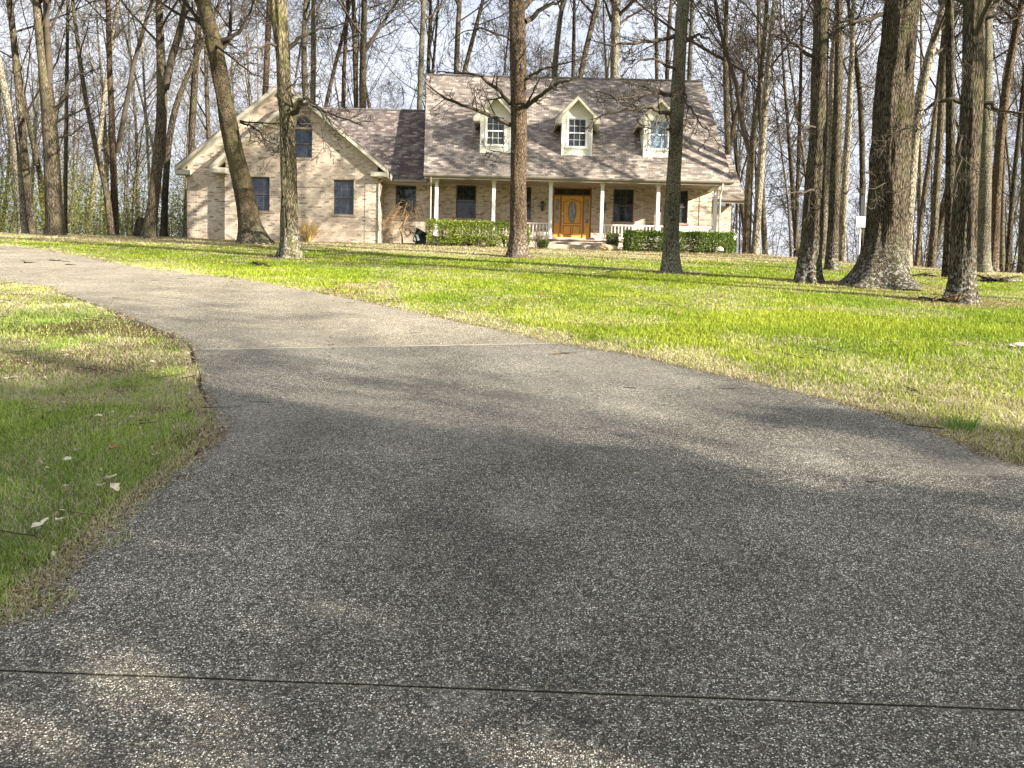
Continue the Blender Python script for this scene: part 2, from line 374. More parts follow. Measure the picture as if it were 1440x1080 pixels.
# ---------------------------------------------------------------- ground
gx = np.concatenate([np.linspace(-400, -60, 24), np.linspace(-58, -26, 30), np.linspace(-25.8, 25, 300), np.linspace(26, 60, 30), np.linspace(64, 400, 24)])
gy = np.concatenate([np.linspace(-300, -12, 20), np.linspace(-10, 0, 20), np.linspace(.15, 14, 150), np.linspace(14.15, 45, 190), np.linspace(46, 90, 40), np.linspace(96, 700, 40)])
GX, GY = np.meshgrid(gx, gy); sdg = drive_sd(GX, GY).reshape(GX.shape)
GZ = height(GX, np.maximum(GY, -14)) - .0*GX
GZ = GZ + (fbm(GX, GY, .9, 3)-.5)*.05*sstep(.1, .8, sdg) - .10*sstep(0.02, -.10, sdg)
nx_, ny_ = len(gx), len(gy); ii = np.arange(nx_*ny_).reshape(ny_, nx_)
Q = np.stack([ii[:-1, :-1], ii[:-1, 1:], ii[1:, 1:], ii[1:, :-1]], -1).reshape(-1, 4)
lu, st, br = masks(GX.ravel(), GY.ravel(), sdg.ravel())
br = np.maximum(br, sstep(.60, .70, fbm(GX.ravel(), GY.ravel(), 1.1, 71))*.5)
woods = sstep(37, 41, GY.ravel()+np.where(GX.ravel() > 10, np.minimum((GX.ravel()-10)*1.6, 12), 0))
soil = sstep(.14, .04, np.abs(sdg.ravel()-.03))
def lerp(a, b, t): return a*(1-t[:, None])+np.array(b)*t[:, None]
gc = np.tile(np.array([.10, .17, .022]), (len(lu), 1))
gc = lerp(gc, (.30, .25, .12), st*.8); gc = lerp(gc, (.16, .10, .055), br*.8); gc = lerp(gc, (.15, .11, .065), woods); gc = lerp(gc, (.12, .085, .05), soil)
m = mat('turf_soil', rough=1, spec=.05); n = N(m); co = n.co()
c = n.mix(1., n.attr()['Color'], n.ramp(n.noise(co, 14, 8, .7), (.3, .55), (.7, 1.5)), 'MULTIPLY')
c = n.mix(n.math('MULTIPLY', n.ramp(n.vor(co, 9, 'F1', 'Color'), (.80, 0.), (.86, 1.)), n.ramp(n.noise(co, 1.3, 4), (.45, 0.), (.6, .35))), c, (.30, .25, .15))
n.base(c); n.bump(n.noise(co, 30, 8, .75), 1, .06); M['ground'] = m
ground = link('ground', np_mesh('ground', np.stack([GX.ravel(), GY.ravel(), GZ.ravel()], 1), [Q], m, True, col=gc)); tag(ground, kind='structure')

# driveway: three slabs of exposed aggregate, open joints between them
J1a, J1b = gxy((0, 949)), gxy((1440, 1008)); J2a, J2b = gxy((270, 493)), gxy((640, 487))
m = mat('exposed_aggregate', rough=.85, spec=.25); n = N(m); co = n.co()
cellc = n.vor(co, 165, 'F1', 'Color'); dist = n.vor(co, 165, 'F1', 'Distance'); r_ = n.sep(cellc)
big = n.noise(co, .8, 6, .6); mid = n.noise(co, 4.5, 6, .65)
peb = n.ramp(r_[0], (0., (.022, .021, .017)), (.35, (.070, .066, .052)), (.64, (.165, .157, .128)), (.87, (.36, .345, .285)), (1., (.72, .69, .59)))
peb = n.mix(n.ramp(r_[1], (.80, 0.), (.88, .5)), peb, (.26, .19, .12))
c2_ = n.vor(co, 300, 'F1', 'Color'); fin = n.ramp(n.sep(c2_)[0], (.1, .30), (.9, 1.5))
matrix = n.mix(1., (.050, .048, .038), fin, 'MULTIPLY')
c = n.mix(n.ramp(dist, (.42, 0.), (.62, 1.)), peb, matrix)
c = n.mix(1., c, n.ramp(big, (.30, .95), (.70, 1.75)), 'MULTIPLY')
c = n.mix(n.ramp(mid, (.55, 0.), (.80, .42)), c, (.30, .275, .21))
c = n.mix(n.ramp(n.noise(n.co('Object', (1, .35, 1)), 2.2, 7, .7, .8), (.60, 0.), (.75, .30)), c, (.36, .34, .27))
c = n.mix(n.ramp(n.noise(n.co('Object', (1, 1, 1), (5, 3, 0)), 1.1, 6, .6), (.58, 0.), (.72, .35)), c, (.030, .028, .022))
X_, Y_, _z = n.sep(co)
def joint(a, b, w):
    nx, ny = -(b[1]-a[1]), b[0]-a[0]; L = math.hypot(nx, ny); nx /= L; ny /= L; k = -(nx*a[0]+ny*a[1])
    d = n.math('ADD', n.math('ADD', n.math('MULTIPLY', X_, nx), n.math('MULTIPLY', Y_, ny)), k)
    d = n.math('ADD', d, n.math('MULTIPLY', n.math('SUBTRACT', mid, .5), w*.8)); return n.math('ABSOLUTE', d)
j1 = joint(J1a, J1b, .02); c = n.mix(n.ramp(j1, (.010, .25), (.03, 0.)), c, (.25, .23, .15)); c = n.mix(n.ramp(j1, (.004, .85), (.008, 0.)), c, (.012, .011, .007))
# the slab beyond the second joint is toned paler and warmer
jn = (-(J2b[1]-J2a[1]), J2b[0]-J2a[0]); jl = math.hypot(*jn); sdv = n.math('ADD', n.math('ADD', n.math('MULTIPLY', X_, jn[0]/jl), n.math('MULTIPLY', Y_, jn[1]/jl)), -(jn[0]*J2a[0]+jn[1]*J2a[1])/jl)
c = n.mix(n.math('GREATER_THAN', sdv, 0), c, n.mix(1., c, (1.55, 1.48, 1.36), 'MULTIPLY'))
c = n.mix(n.math('MULTIPLY', n.ramp(n.noise(n.co('Object', (1, 1, 1), (2, 9, 0)), .55, 5, .6), (.40, 0.), (.65, .35)), n.math('GREATER_THAN', Y_, 4.8)), c, (.30, .27, .215))
c = n.mix(1., c, n.ramp(n.noise(co, 34, 4, .7), (.34, .62), (.66, 1.42)), 'MULTIPLY')
c = n.mix(n.math('MULTIPLY', n.ramp(joint(J2a, J2b, .05), (.012, .75), (.05, 0.)), n.ramp(mid, (.35, .2), (.55, 1.))), c, (.40, .36, .28))
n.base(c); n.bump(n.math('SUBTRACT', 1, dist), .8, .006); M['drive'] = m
bm = bmesh.new()
LIFT = .012
def side_cut(sel):
    b = bmesh.new(); vs = [b.verts.new((x, y, SL*y+LIFT)) for x, y in DRIVE]; b.faces.new(vs); bmesh.ops.triangulate(b, faces=b.faces[:])
    for a, c_, keep in sel:
        dx, dy = c_[0]-a[0], c_[1]-a[1]; L = math.hypot(dx, dy); nn = Vector((-dy/L, dx/L, 0))*keep
        bmesh.ops.bisect_plane(b, geom=b.verts[:]+b.edges[:]+b.faces[:], plane_co=Vector((*a, 0))+nn*.0026, plane_no=nn, clear_inner=True)
    be = [e for e in b.edges if e.is_boundary]; r = bmesh.ops.extrude_edge_only(b, edges=be)
    for v in r['geom']:
        if isinstance(v, bmesh.types.BMVert): v.co.z -= .09
    me = bpy.data.meshes.new('t'); b.to_mesh(me); b.free(); bm.from_mesh(me); bpy.data.meshes.remove(me)
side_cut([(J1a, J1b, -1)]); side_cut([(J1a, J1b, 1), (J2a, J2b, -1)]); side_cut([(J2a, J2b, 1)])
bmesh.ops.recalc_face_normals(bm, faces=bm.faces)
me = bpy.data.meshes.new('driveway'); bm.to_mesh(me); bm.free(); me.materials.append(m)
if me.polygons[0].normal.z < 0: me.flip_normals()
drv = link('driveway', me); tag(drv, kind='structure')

# ---------------------------------------------------------------- grass
def blades(name, x, y, h, w, colr, bend=.5, zoff=0):
    k = len(x); z = height(x, y)+(fbm(x, y, .9, 3)-.5)*.05*sstep(.1, .8, drive_sd(x, y))-.004+zoff
    a = RNG.uniform(0, 2*pi, k); ux, uy = np.cos(a), np.sin(a); la = a+pi/2+RNG.normal(0, .5, k); lx, ly = np.cos(la), np.sin(la)
    b = np.abs(RNG.normal(bend, .3, k)); b = np.clip(b, 0, 1.5)
    base = np.stack([x, y, z], 1); side = np.stack([ux, uy, 0*ux], 1)*(w/2)[:, None]; lean = np.stack([lx, ly, 0*lx], 1)*(h*b)[:, None]
    up = np.array([0, 0, 1])*(h/np.sqrt(1+b*b))[:, None]
    P = np.stack([base-side, base+side, base+side*.7+lean*.3+up*.6, base-side*.7+lean*.3+up*.6, base+lean*.8+up], 1)
    i = np.arange(k)[:, None]*5; q = i+np.array([[0, 1, 2, 3]]); t = i+np.array([[3, 2, 4]])
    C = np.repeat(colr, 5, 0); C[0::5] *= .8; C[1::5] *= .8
    return P.reshape(-1, 3), q, t, C
def scatter_grass(name, region, count, hf, wf, bend=.55, kind_label=None):
    x0, x1, y0, y1, pd = region
    x = RNG.uniform(x0, x1, count*3); yy = RNG.random(count*3)
    # density falls with distance
    y = y0*(y1/y0)**yy if pd else RNG.uniform(y0, y1, count*3)
    vis = (np.abs(x) < .70*y+1.6); x, y = x[vis], y[vis]
    if pd:
        keep = RNG.random(len(x)) < np.minimum(1, y0*1.6/y)**0.0; x, y = x[keep], y[keep]
    sd = drive_sd(x, y); ok = sd > .05-.15*vn(x, y, 4.5, 60)*vn(x, y, 1.3, 61)*1.6; 
    crest = _yc(x)-1
    ok &= (y < crest) & ~((x > -15) & (x < 9.2) & (y > 33.3)) & ~((x > -4.5) & (x < 10) & (y > 32.4))
    x, y, sd = x[ok][:count], y[ok][:count], sd[ok][:count]
    lu, st, br = masks(x, y, sd); k = len(x)
    dens = .35+.65*vn(x, y, 3.1, 21); edge = (sd < .25)
    keep = RNG.random(k) < np.clip(dens+.3-br*.45, .2, 1); x, y, sd, lu, st, br, edge = [q[keep] for q in (x, y, sd, lu, st, br, edge)]; k = len(x)
    isst = RNG.random(k) < st*.93; isbr = RNG.random(k) < br*.5
    g = (fbm(x, y, .7, 31)*1.6-.3).clip(0, 1)[:, None]; g2 = RNG.random(k)[:, None]
    leftlift = ((x < -1.5) & (y < 12))[:, None]  # left blades painted brighter to offset the shade lying on them
    colg = np.where(leftlift, np.array([.20, .32, .045])*(1-g)+np.array([.50, .58, .14])*g, np.array([.19, .27, .02])*(1-g)+np.array([.38, .43, .04])*g)*(.55+.9*g2)
    cols = (np.array([.52, .45, .25])*(1-g2)+np.array([.70, .64, .44])*g2)
    colb = np.array([.26, .16, .08])*(.7+.6*g2)
    c = np.where(isst[:, None], cols, np.where(isbr[:, None], colb, colg))
    h = hf(y)*RNG.lognormal(0, .35, k)*(.75+.5*vn(x, y, 1.2, 40)); h = np.where(isst, h*.75, h); h = np.where(isbr, h*.5, h)
    w = wf(y)*RNG.uniform(.7, 1.3, k)
    bd = np.where(isst | isbr, 1.0, bend)
    return blades(name, x, y, h, w, c, bd)
def grass_obj(name, label, parts):
    V, Qs, Ts, C = [], [], [], []; o = 0
    for P, q, t, c in parts: V.append(P); Qs.append(q+o); Ts.append(t+o); C.append(c); o += len(P)
    me = np_mesh(name, np.concatenate(V), [np.concatenate(Qs), np.concatenate(Ts)], M['leafy'], False, col=np.concatenate(C))
    return tag(link(name, me), label, 'grass', kind='stuff')
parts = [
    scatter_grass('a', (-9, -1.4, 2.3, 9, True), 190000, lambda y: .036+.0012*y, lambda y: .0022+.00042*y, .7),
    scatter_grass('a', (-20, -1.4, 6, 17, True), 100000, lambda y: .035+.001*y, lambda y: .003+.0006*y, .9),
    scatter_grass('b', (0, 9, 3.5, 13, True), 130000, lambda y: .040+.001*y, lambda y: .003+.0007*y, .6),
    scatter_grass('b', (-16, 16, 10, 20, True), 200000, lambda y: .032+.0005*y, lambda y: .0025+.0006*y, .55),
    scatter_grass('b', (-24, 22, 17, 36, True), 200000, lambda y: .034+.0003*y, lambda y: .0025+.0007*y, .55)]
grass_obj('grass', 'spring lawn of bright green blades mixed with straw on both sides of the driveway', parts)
# ---------------------------------------------------------------- the house
HO = Vector((2.5, 36.0, 5.6))
house = thing('brick_house', 'pale brick house with three dormers, columned front porch and attached gabled garage wing', 'house', HO)
def hp(mb, name, mat_, parent=house, bevel=0, smooth=False, label=None):
    o = mb.build(name, mat_, parent, smooth, bevel)
    if parent is house: o.location = -HO
    if label: o['label'] = label
    return o
def cbox(x0, x1, y0, y1, z0, z1): return MB().box(x0, x1, y0, y1, z0, z1).build('c', M['brick'])
RS = 1.095; EY, EZ, RY = 33.55, 8.60, 39.0; RZ = EZ+RS*(RY-EY)
def roofz(y): return EZ+RS*(y-EY)
# walls
walls = []
w = hp(MB().box(-3.9, 9.0, 35.95, 36.2, 5.2, 8.72), 'wall', M['brick']); walls.append(w)
WIN = [(-2.79, -1.87, 7.11, 8.615), (-.25, .68, 7.11, 8.615), (4.48, 5.42, 7.11, 8.615), (7.0, 7.93, 7.11, 8.615)]
cut(w, [cbox(a, b, 35.8, 36.4, c, d) for a, b, c, d in WIN]+[cbox(1.70, 3.48, 35.8, 36.4, 6.30, 8.64)])
g = MB().box(-3.9, -3.65, 36.2, 44, 5.2, 8.55).box(8.75, 9.0, 36.2, 44, 5.2, 8.55).box(-3.9, 9.0, 44, 44.25, 5.2, 8.55)
hp(g, 'wall', M['brick'])
for x in (-3.9, 8.78): hp(MB().slab([(x, 33.9, 8.56), (x, 44.2, 8.56), (x, RY, RZ-.25)], .22, (1, 0, 0)), 'gable_siding', M['siding'])
# main roof: shingles over a cream deck
eL, eR, rL, rR = -4.02, 9.32, -4.62, 9.08
def two(name, front, back, m1, parent=house):
    top = MB()
    for q in (front, back): top.slab(q, .045)
    r = hp(top, name, m1, parent); u = MB()
    for q in (front, back):
        c = [sum(p[i] for p in q)/4 for i in range(3)]
        u.slab([tuple(c[i]+(p[i]-c[i])*.997-(.047 if i == 2 else 0) for i in range(3)) for p in q], .17)
    o = u.build('roof_deck', M['soffit'], r); return r
roof = two('roof', [(eL, EY, EZ), (eR, EY, EZ), (rR, RY, RZ), (rL, RY, RZ)],
           [(rL, RY, RZ), (rR, RY, RZ), (eR, 44.6, RZ-RS*5.6), (eL, 44.6, RZ-RS*5.6)], M['shingle'])
MB().tube([(rL, RY, RZ-.01), (rR, RY, RZ-.01)], .07, 6).build('ridge_cap', M['ridge'], roof)
def gutter(x0, x1, y, z):
    g = MB(); prof = [(y, z), (y-.10, z), (y-.12, z-.03), (y-.09, z-.085), (y-.02, z-.10), (y, z-.10)]
    b = [(x0, a, c) for a, c in prof]; g.slab(b, x1-x0, (1, 0, 0)); return hp(g, 'gutter', M['gutter'], bevel=0)
gutter(eL, eR, EY-.005, EZ-.03)
hp(MB().box(-3.9, 9.05, 33.62, 35.94, 8.655, 8.69), 'porch_ceiling', M['soffit'])
hp(MB().box(-3.62, 8.86, 33.92, 34.10, 8.475, 8.652).box(-3.9, 9.05, 33.56, 33.615, 8.46, 8.56), 'porch_beam', M['soffit'])
# porch floor, steps, posts, rail
hp(MB().box(-3.9, 9.0, 33.80, 35.94, 5.0, 5.92), 'porch_base', M['brick'])
hp(MB().box(-3.93, 9.03, 33.74, 35.945, 5.923, 5.965), 'porch_floor', M['brick_edge'])
hp(MB().box(1.45, 3.72, 33.40, 33.735, 5.2, 5.80).box(1.35, 3.82, 33.06, 33.397, 5.2, 5.66), 'steps', M['brick'], bevel=.012)
hp(MB().box(1.55, 3.66, 35.50, 35.943, 5.968, 6.28), 'doorstep', M['brick'], bevel=.01)
for x in (-3.50, -1.0, 1.49, 3.74, 6.18, 8.70):
    p = hp(MB().box(x-.075, x+.075, 33.93, 34.08, 5.967, 8.472), 'porch_post', M['white'], bevel=.012)
    MB().box(x-.105, x+.105, 33.90, 34.11, 8.36, 8.45).build('post_cap', M['white'], p); MB().box(x-.10, x+.10, 33.905, 34.105, 5.969, 6.09).build('post_foot', M['white'], p)
for a, b in ((-3.50, -1.0), (-1.0, 1.49), (3.74, 6.18), (6.18, 8.70)):
    r = hp(MB().box(a+.08, b-.08, 33.965, 34.045, 6.62, 6.68).box(a+.08, b-.08, 33.985, 34.025, 6.06, 6.11), 'railing', M['rail'], bevel=.006)
    q = MB(); k = int((b-a)/.145)
    for i in range(1, k): x = a+(b-a)*i/k; q.box(x-.022, x+.022, 33.985, 34.026, 6.112, 6.618)
    q.build('balusters', M['rail'], r)
r = hp(MB().box(8.66, 8.74, 34.09, 35.93, 6.62, 6.68).box(8.68, 8.72, 34.09, 35.93, 6.06, 6.11), 'railing', M['rail'])
q = MB()
for i in range(1, 12): y = 34.09+1.84*i/12; q.box(8.68, 8.72, y-.022, y+.022, 6.112, 6.618)
q.build('balusters', M['rail'], r)
# windows
def window(x0, x1, z0, z1, y, glass, cols=3, rows=2, fm='bronze', mm='muntin', fw=.045, parent=house, sill=True, label=None, arch=False, trim=True):
    f = MB().box(x0, x0+fw, y, y+.07, z0, z1).box(x1-fw, x1, y, y+.07, z0, z1).box(x0+fw, x1-fw, y, y+.07, z0, z0+fw)
    if not arch: f.box(x0+fw, x1-fw, y, y+.07, z1-fw, z1)
    zm = (z0+z1)/2; f.box(x0+fw, x1-fw, y+.005, y+.06, zm-.025, zm+.025)
    f = hp(f, 'window', M[fm], parent, label=label)
    MB().box(x0+fw, x1-fw, y+.045, y+.050, z0+fw, zm-.025).box(x0+fw, x1-fw, y+.025, y+.030, zm+.025, z1-fw).build('pane', glass if not isinstance(glass, str) else M[glass], f)
    if cols:
        g = MB()
        for lo, hi, yy in ((z0+fw, zm-.025, .034), (zm+.025, z1-fw, .012)):
            for i in range(1, cols): x = x0+fw+(x1-x0-2*fw)*i/cols; g.box(x-.007, x+.007, y+yy, y+yy+.011, lo, hi)
            for i in range(1, rows): z = lo+(hi-lo)*i/rows; g.box(x0+fw, x1-fw, y+yy-.001, y+yy+.010, z-.007, z+.007)
        g.build('muntins', M[mm], f)
    if sill:
        MB().box(x0-.08, x1+.08, y-.115, y+.01, z0-.10, z0-.005).build('sill', M['brick_edge'], f, bevel=.008)
        if trim: MB().box(x0-.12, x1+.12, y-.0835-.008, y-.07, z1+.004, z1+.21).build('lintel', M['brick'], f)
    return f
for i, (a, b, c, d) in enumerate(WIN): window(a, b, c, d, 36.03, 'glass', 3 if i != 3 else 3, 2, 'bronze', 'bronze')
# door with side lights and transom
DY = 36.02
f = hp(MB().box(1.70, 1.76, DY, DY+.12, 6.30, 8.64).box(3.42, 3.48, DY, DY+.12, 6.30, 8.64).box(2.03, 2.10, DY, DY+.12, 6.33, 8.24)
       .box(3.08, 3.15, DY, DY+.12, 6.33, 8.24).box(1.76, 3.42, DY, DY+.12, 8.24, 8.30).box(1.76, 3.42, DY, DY+.12, 8.58, 8.64).box(1.76, 3.42, DY-.04, DY+.12, 6.30, 6.33), 'door_frame', M['oak_dark'])
MB().box(1.76, 3.42, DY+.05, DY+.06, 8.30, 8.58).build('transom_pane', M['glass_dark'], f)
d = hp(MB().box(2.10, 3.08, DY+.03, DY+.08, 6.33, 8.24), 'door', M['oak'], bevel=.004)
g = MB()
def ring(cx, cz, rx, rz, t, n=40):
    for i in range(n):
        a, b = 2*pi*i/n, 2*pi*(i+1)/n; P = lambda q, s: (cx+cos(q)*(rx+s), cz+sin(q)*(rz+s))
        (x0, z0), (x1, z1), (x2, z2), (x3, z3) = P(a, 0), P(b, 0), P(b, t), P(a, t)
        g.slab([(x0, DY+.005, z0), (x1, DY+.005, z1), (x2, DY+.005, z2), (x3, DY+.005, z3)], .026, (0, 1, 0))
ring(2.59, 7.52, .155, .46, .04)
for x0, x1 in ((2.19, 2.56), (2.62, 2.99)):
    g.box(x0, x1, DY+.012, DY+.029, 6.46, 6.49).box(x0, x1, DY+.012, DY+.029, 6.87, 6.90).box(x0, x0+.03, DY+.012, DY+.029, 6.49, 6.87).box(x1-.03, x1, DY+.012, DY+.029, 6.49, 6.87)
g.box(2.18, 2.21, DY+.012, DY+.029, 6.98, 7.95).box(2.97, 3.0, DY+.012, DY+.029, 6.98, 7.95).box(2.21, 2.97, DY+.012, DY+.029, 6.98, 7.01)
for i in range(12):
    a0, a1 = i/12, (i+1)/12; za, zb = [7.95+.13*sin(pi*a)**2 for a in (a0, a1)]
    g.slab([(2.18+.82*a0, DY+.012, za), (2.18+.82*a1, DY+.012, zb), (2.18+.82*a1, DY+.012, zb+.03), (2.18+.82*a0, DY+.012, za+.03)], .017, (0, 1, 0))
g.build('door_moulding', M['oak_dark'], d)
g = MB(); pts = [(2.59+.155*cos(2*pi*i/32), DY+.02, 7.52+.46*sin(2*pi*i/32)) for i in range(32)]; g.slab(pts, .008, (0, 1, 0)).build('oval_pane', M['leaded'], d)
MB().box(2.145, 2.175, DY, DY+.028, 6.93, 7.25).tube([(2.16, DY, 7.10), (2.16, DY-.07, 7.08), (2.16, DY-.07, 6.98), (2.16, DY, 6.96)], .012, 6).tube([(2.16, DY+.03, 7.42), (2.16, DY-.03, 7.42)], .035, 10).build('handle', M['brass'], d)
for x0, x1 in ((1.76, 2.03), (3.15, 3.42)):
    s = hp(MB().box(x0, x1, DY+.05, DY+.08, 6.33, 7.02).box(x0, x0+.06, DY+.05, DY+.08, 7.02, 8.24).box(x1-.06, x1, DY+.05, DY+.08, 7.02, 8.24).box(x0+.06, x1-.06, DY+.05, DY+.08, 8.12, 8.24), 'sidelight', M['oak'])
    MB().box(x0+.06, x1-.06, DY+.06, DY+.068, 7.02, 8.12).build('sidelight_pane', M['leaded'], s)
for x in (1.20, 4.03):
    l = hp(MB().box(x-.05, x+.05, 35.92, 35.949, 7.55, 7.85).tube([(x, 35.93, 7.80), (x, 35.85, 7.95), (x, 35.80, 7.90)], .012, 6)
           .poly([(x-.07, 35.73, 7.62), (x+.07, 35.73, 7.62), (x+.07, 35.87, 7.62), (x-.07, 35.87, 7.62), (x, 35.80, 7.42)], (0, 1, 2, 3), (0, 4, 1), (1, 4, 2), (2, 4, 3), (3, 4, 0))
           .poly([(x-.1, 35.70, 7.84), (x+.1, 35.70, 7.84), (x+.1, 35.90, 7.84), (x-.1, 35.90, 7.84), (x, 35.80, 7.97)], (3, 2, 1, 0), (0, 1, 4), (1, 2, 4), (2, 3, 4), (3, 0, 4))
           .box(x-.075, x-.06, 35.73, 35.745, 7.62, 7.84).box(x+.06, x+.075, 35.73, 35.745, 7.62, 7.84), 'wall_lantern', M['black'])
    MB().box(x-.058, x+.058, 35.745, 35.86, 7.625, 7.835).build('lantern_glass', M['glass_dark'], l)
# dormers
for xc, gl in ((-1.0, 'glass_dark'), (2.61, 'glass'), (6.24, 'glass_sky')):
    y0 = 34.62; hw = .67; ap = 12.32; ez = 11.32; ov = .98; sl = (ap-ez)/ov
    prof = [(xc-hw, 9.4), (xc+hw, 9.4), (xc+hw, 11.28), (xc, ap-.30), (xc-hw, 11.28)]
    w = MB().ext([(xc-hw, 9.4), (xc+hw, 9.4), (xc+hw, 11.42), (xc, ap-.20), (xc-hw, 11.42)], y0, 36.9)
    d = hp(w, 'dormer', M['siding'])
    cutm = MB().box(xc-.40, xc+.40, 34.4, 34.75, 10.15, 11.40).build('c', M['siding']); cutm.location = (0, 0, 0)
    # corner boards and window casing stand proud of the siding
    g = MB().box(xc-hw-.012, xc-hw+.05, y0-.014, y0+.1, 9.4, 11.30).box(xc+hw-.05, xc+hw+.012, y0-.014, y0+.1, 9.4, 11.30)
    g.box(xc-.47, xc-.40, y0-.02, y0+.05, 10.08, 11.44).box(xc+.40, xc+.47, y0-.02, y0+.05, 10.08, 11.44).box(xc-.40, xc+.40, y0-.02, y0+.05, 11.37, 11.44).box(xc-.50, xc+.50, y0-.04, y0+.05, 10.06, 10.15)
    g.build('corner_trim', M['white'], d)
    bpy.data.objects.remove(cutm)
    cut2 = MB().box(xc-.399, xc+.399, 34.4, 34.78, 10.151, 11.369).build('c', M['siding'])
    d.location = (0, 0, 0); d.parent = None; bpy.context.view_layer.update(); cut(d, [cut2]); d.parent = house; d.location = -HO
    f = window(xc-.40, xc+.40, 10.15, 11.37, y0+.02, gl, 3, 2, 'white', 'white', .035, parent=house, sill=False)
    # roof
    r = MB(); yb = 37.2
    r.slab([(xc-ov, y0-.34, ez), (xc, y0-.34, ap), (xc, yb+.3, ap), (xc-ov, EY+(ez-EZ)/RS+.3, ez)][::-1], .035)
    r.slab([(xc, y0-.34, ap), (xc+ov, y0-.34, ez), (xc+ov, EY+(ez-EZ)/RS+.3, ez), (xc, yb+.3, ap)][::-1], .035)
    rr = hp(r, 'dormer_roof', M['shingle'])
    g = MB(); q = .17; e = .037
    g.slab([(xc-ov+.01, y0-.32, ez-e), (xc, y0-.32, ap-e), (xc, 37.0, ap-e), (xc-ov+.01, 36.3, ez-e)][::-1], q)
    g.slab([(xc, y0-.32, ap-e), (xc+ov-.01, y0-.32, ez-e), (xc+ov-.01, 36.3, ez-e), (xc, 37.0, ap-e)][::-1], q)
    for s in (-1, 1):
        a, b = sorted((xc+s*(hw-.09+.10), xc+s*(ov-.005)))
        g.slab([(a, y0-.335, ez-.25), (b, y0-.335, ez-.25), (b, y0-.335, ez-.04+(.0)), ((a if s < 0 else a), y0-.335, ez+(.22 if s < 0 else -.04))] if False else
               [(a, y0-.335, ez-.25), (b, y0-.335, ez-.25), (b, y0-.335, ez-.05+(0 if s > 0 else .24)), (a, y0-.335, ez-.05+(.24 if s > 0 else 0))], .34, (0, 1, 0))
    g.build('dormer_eave', M['trim'], rr)
# connector between house and garage
CX0, CX1 = -10.2, -3.9; CEZ, CRY, CRZ = 8.62, 38.5, 12.66
w = hp(MB().box(-6.1, -3.9, 35.6, 35.85, 5.2, 8.6), 'wall', M['brick'])
cut(w, [cbox(-5.54, -4.60, 35.4, 36, 7.25, 8.47)]); window(-5.54, -4.60, 7.25, 8.47, 35.68, 'glass', 0, 0)
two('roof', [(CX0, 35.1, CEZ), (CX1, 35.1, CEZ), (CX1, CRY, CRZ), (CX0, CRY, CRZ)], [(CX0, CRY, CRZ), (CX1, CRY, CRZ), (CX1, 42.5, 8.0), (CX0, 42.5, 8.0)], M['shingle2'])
hp(MB().tube([(CX0, CRY, CRZ), (CX1, CRY, CRZ)], .06, 6), 'ridge_cap', M['ridge'])
gutter(-5.55, -4.05, 35.095, CEZ-.03); hp(MB().box(-6.0, -3.92, 35.12, 35.597, 8.49, 8.52), 'soffit', M['soffit'])
# garage wing
S = .81; TZ = 8.80; XR = -5.62; XA, XB = -9.45, -10.32; ZA = TZ+S*(XR-XA); ZB = TZ+S*(XR-XB); XL1 = XA-(XR-XA); XL2 = XB-(XR-XB)
def gz(x, xa, za): return za-S*abs(x-xa)-.24
w = hp(MB().ext([(-12.73, 5.0), (-6.08, 5.0), (-6.08, gz(-6.08, XA, ZA)), (XA, ZA-.24), (-12.73, gz(-12.73, XA, ZA))], 34.0, 34.25), 'wall', M['brick'])
GW = [(-11.68, -10.80, 6.90, 8.37), (-8.01, -7.12, 6.83, 8.33)]
AX0, AX1 = -9.77, -8.96; AC = (AX0+AX1)/2; AR = (AX1-AX0)/2
arc = [(AC+AR*cos(t), 10.57+AR*1.22*sin(t)) for t in [pi*i/16 for i in range(17)]]
cut(w, [cbox(a, b, 33.8, 34.6, c, d) for a, b, c, d in GW]+[MB().ext([(AX0, 9.24), (AX1, 9.24)]+arc, 33.8, 34.6).build('c', M['brick'])])
for a, b, c, d in GW: window(a, b, c, d, 34.08, 'glass_curtain')
window(AX0, AX1, 9.24, 10.47, 34.08, 'glass_curtain', 0, 0, arch=False, trim=False)
g = MB().box(AX0, AX1, 34.04, 34.15, 10.472, 10.56)
for i in range(16):
    (x0, z0), (x1, z1) = arc[i], arc[i+1]; k = .87; P = lambda x, z: (AC+(x-AC)*k, 10.57+(z-10.57)*k)
    (x3, z3), (x2, z2) = P(x0, z0), P(x1, z1); g.slab([(x0, 34.07, z0), (x1, 34.07, z1), (x2, 34.07, z2), (x3, 34.07, z3)], .07, (0, 1, 0))
f = hp(g, 'window', M['soffit'], label='arched fanlight over the upper gable window')
MB().slab([(AC+(x-AC)*.87, 34.12, 10.57+(z-10.57)*.87) for x, z in arc], .006, (0, 1, 0)).build('pane', M['glass_dark'], f)
g = MB()
for a in (.25, .5, .75):
    t = pi*a; g.tube([(AC, 34.11, 10.57), (AC+AR*.85*cos(t), 34.11, 10.57+AR*1.04*sin(t))], .009, 4)
g.build('muntins', M['bronze'], f)
g = MB().box(-12.73, -12.48, 34.25, 34.5, 5.0, 9.0).box(-6.33, -6.08, 34.25, 35.6, 5.0, 8.8)
hp(g, 'wall', M['brick'])
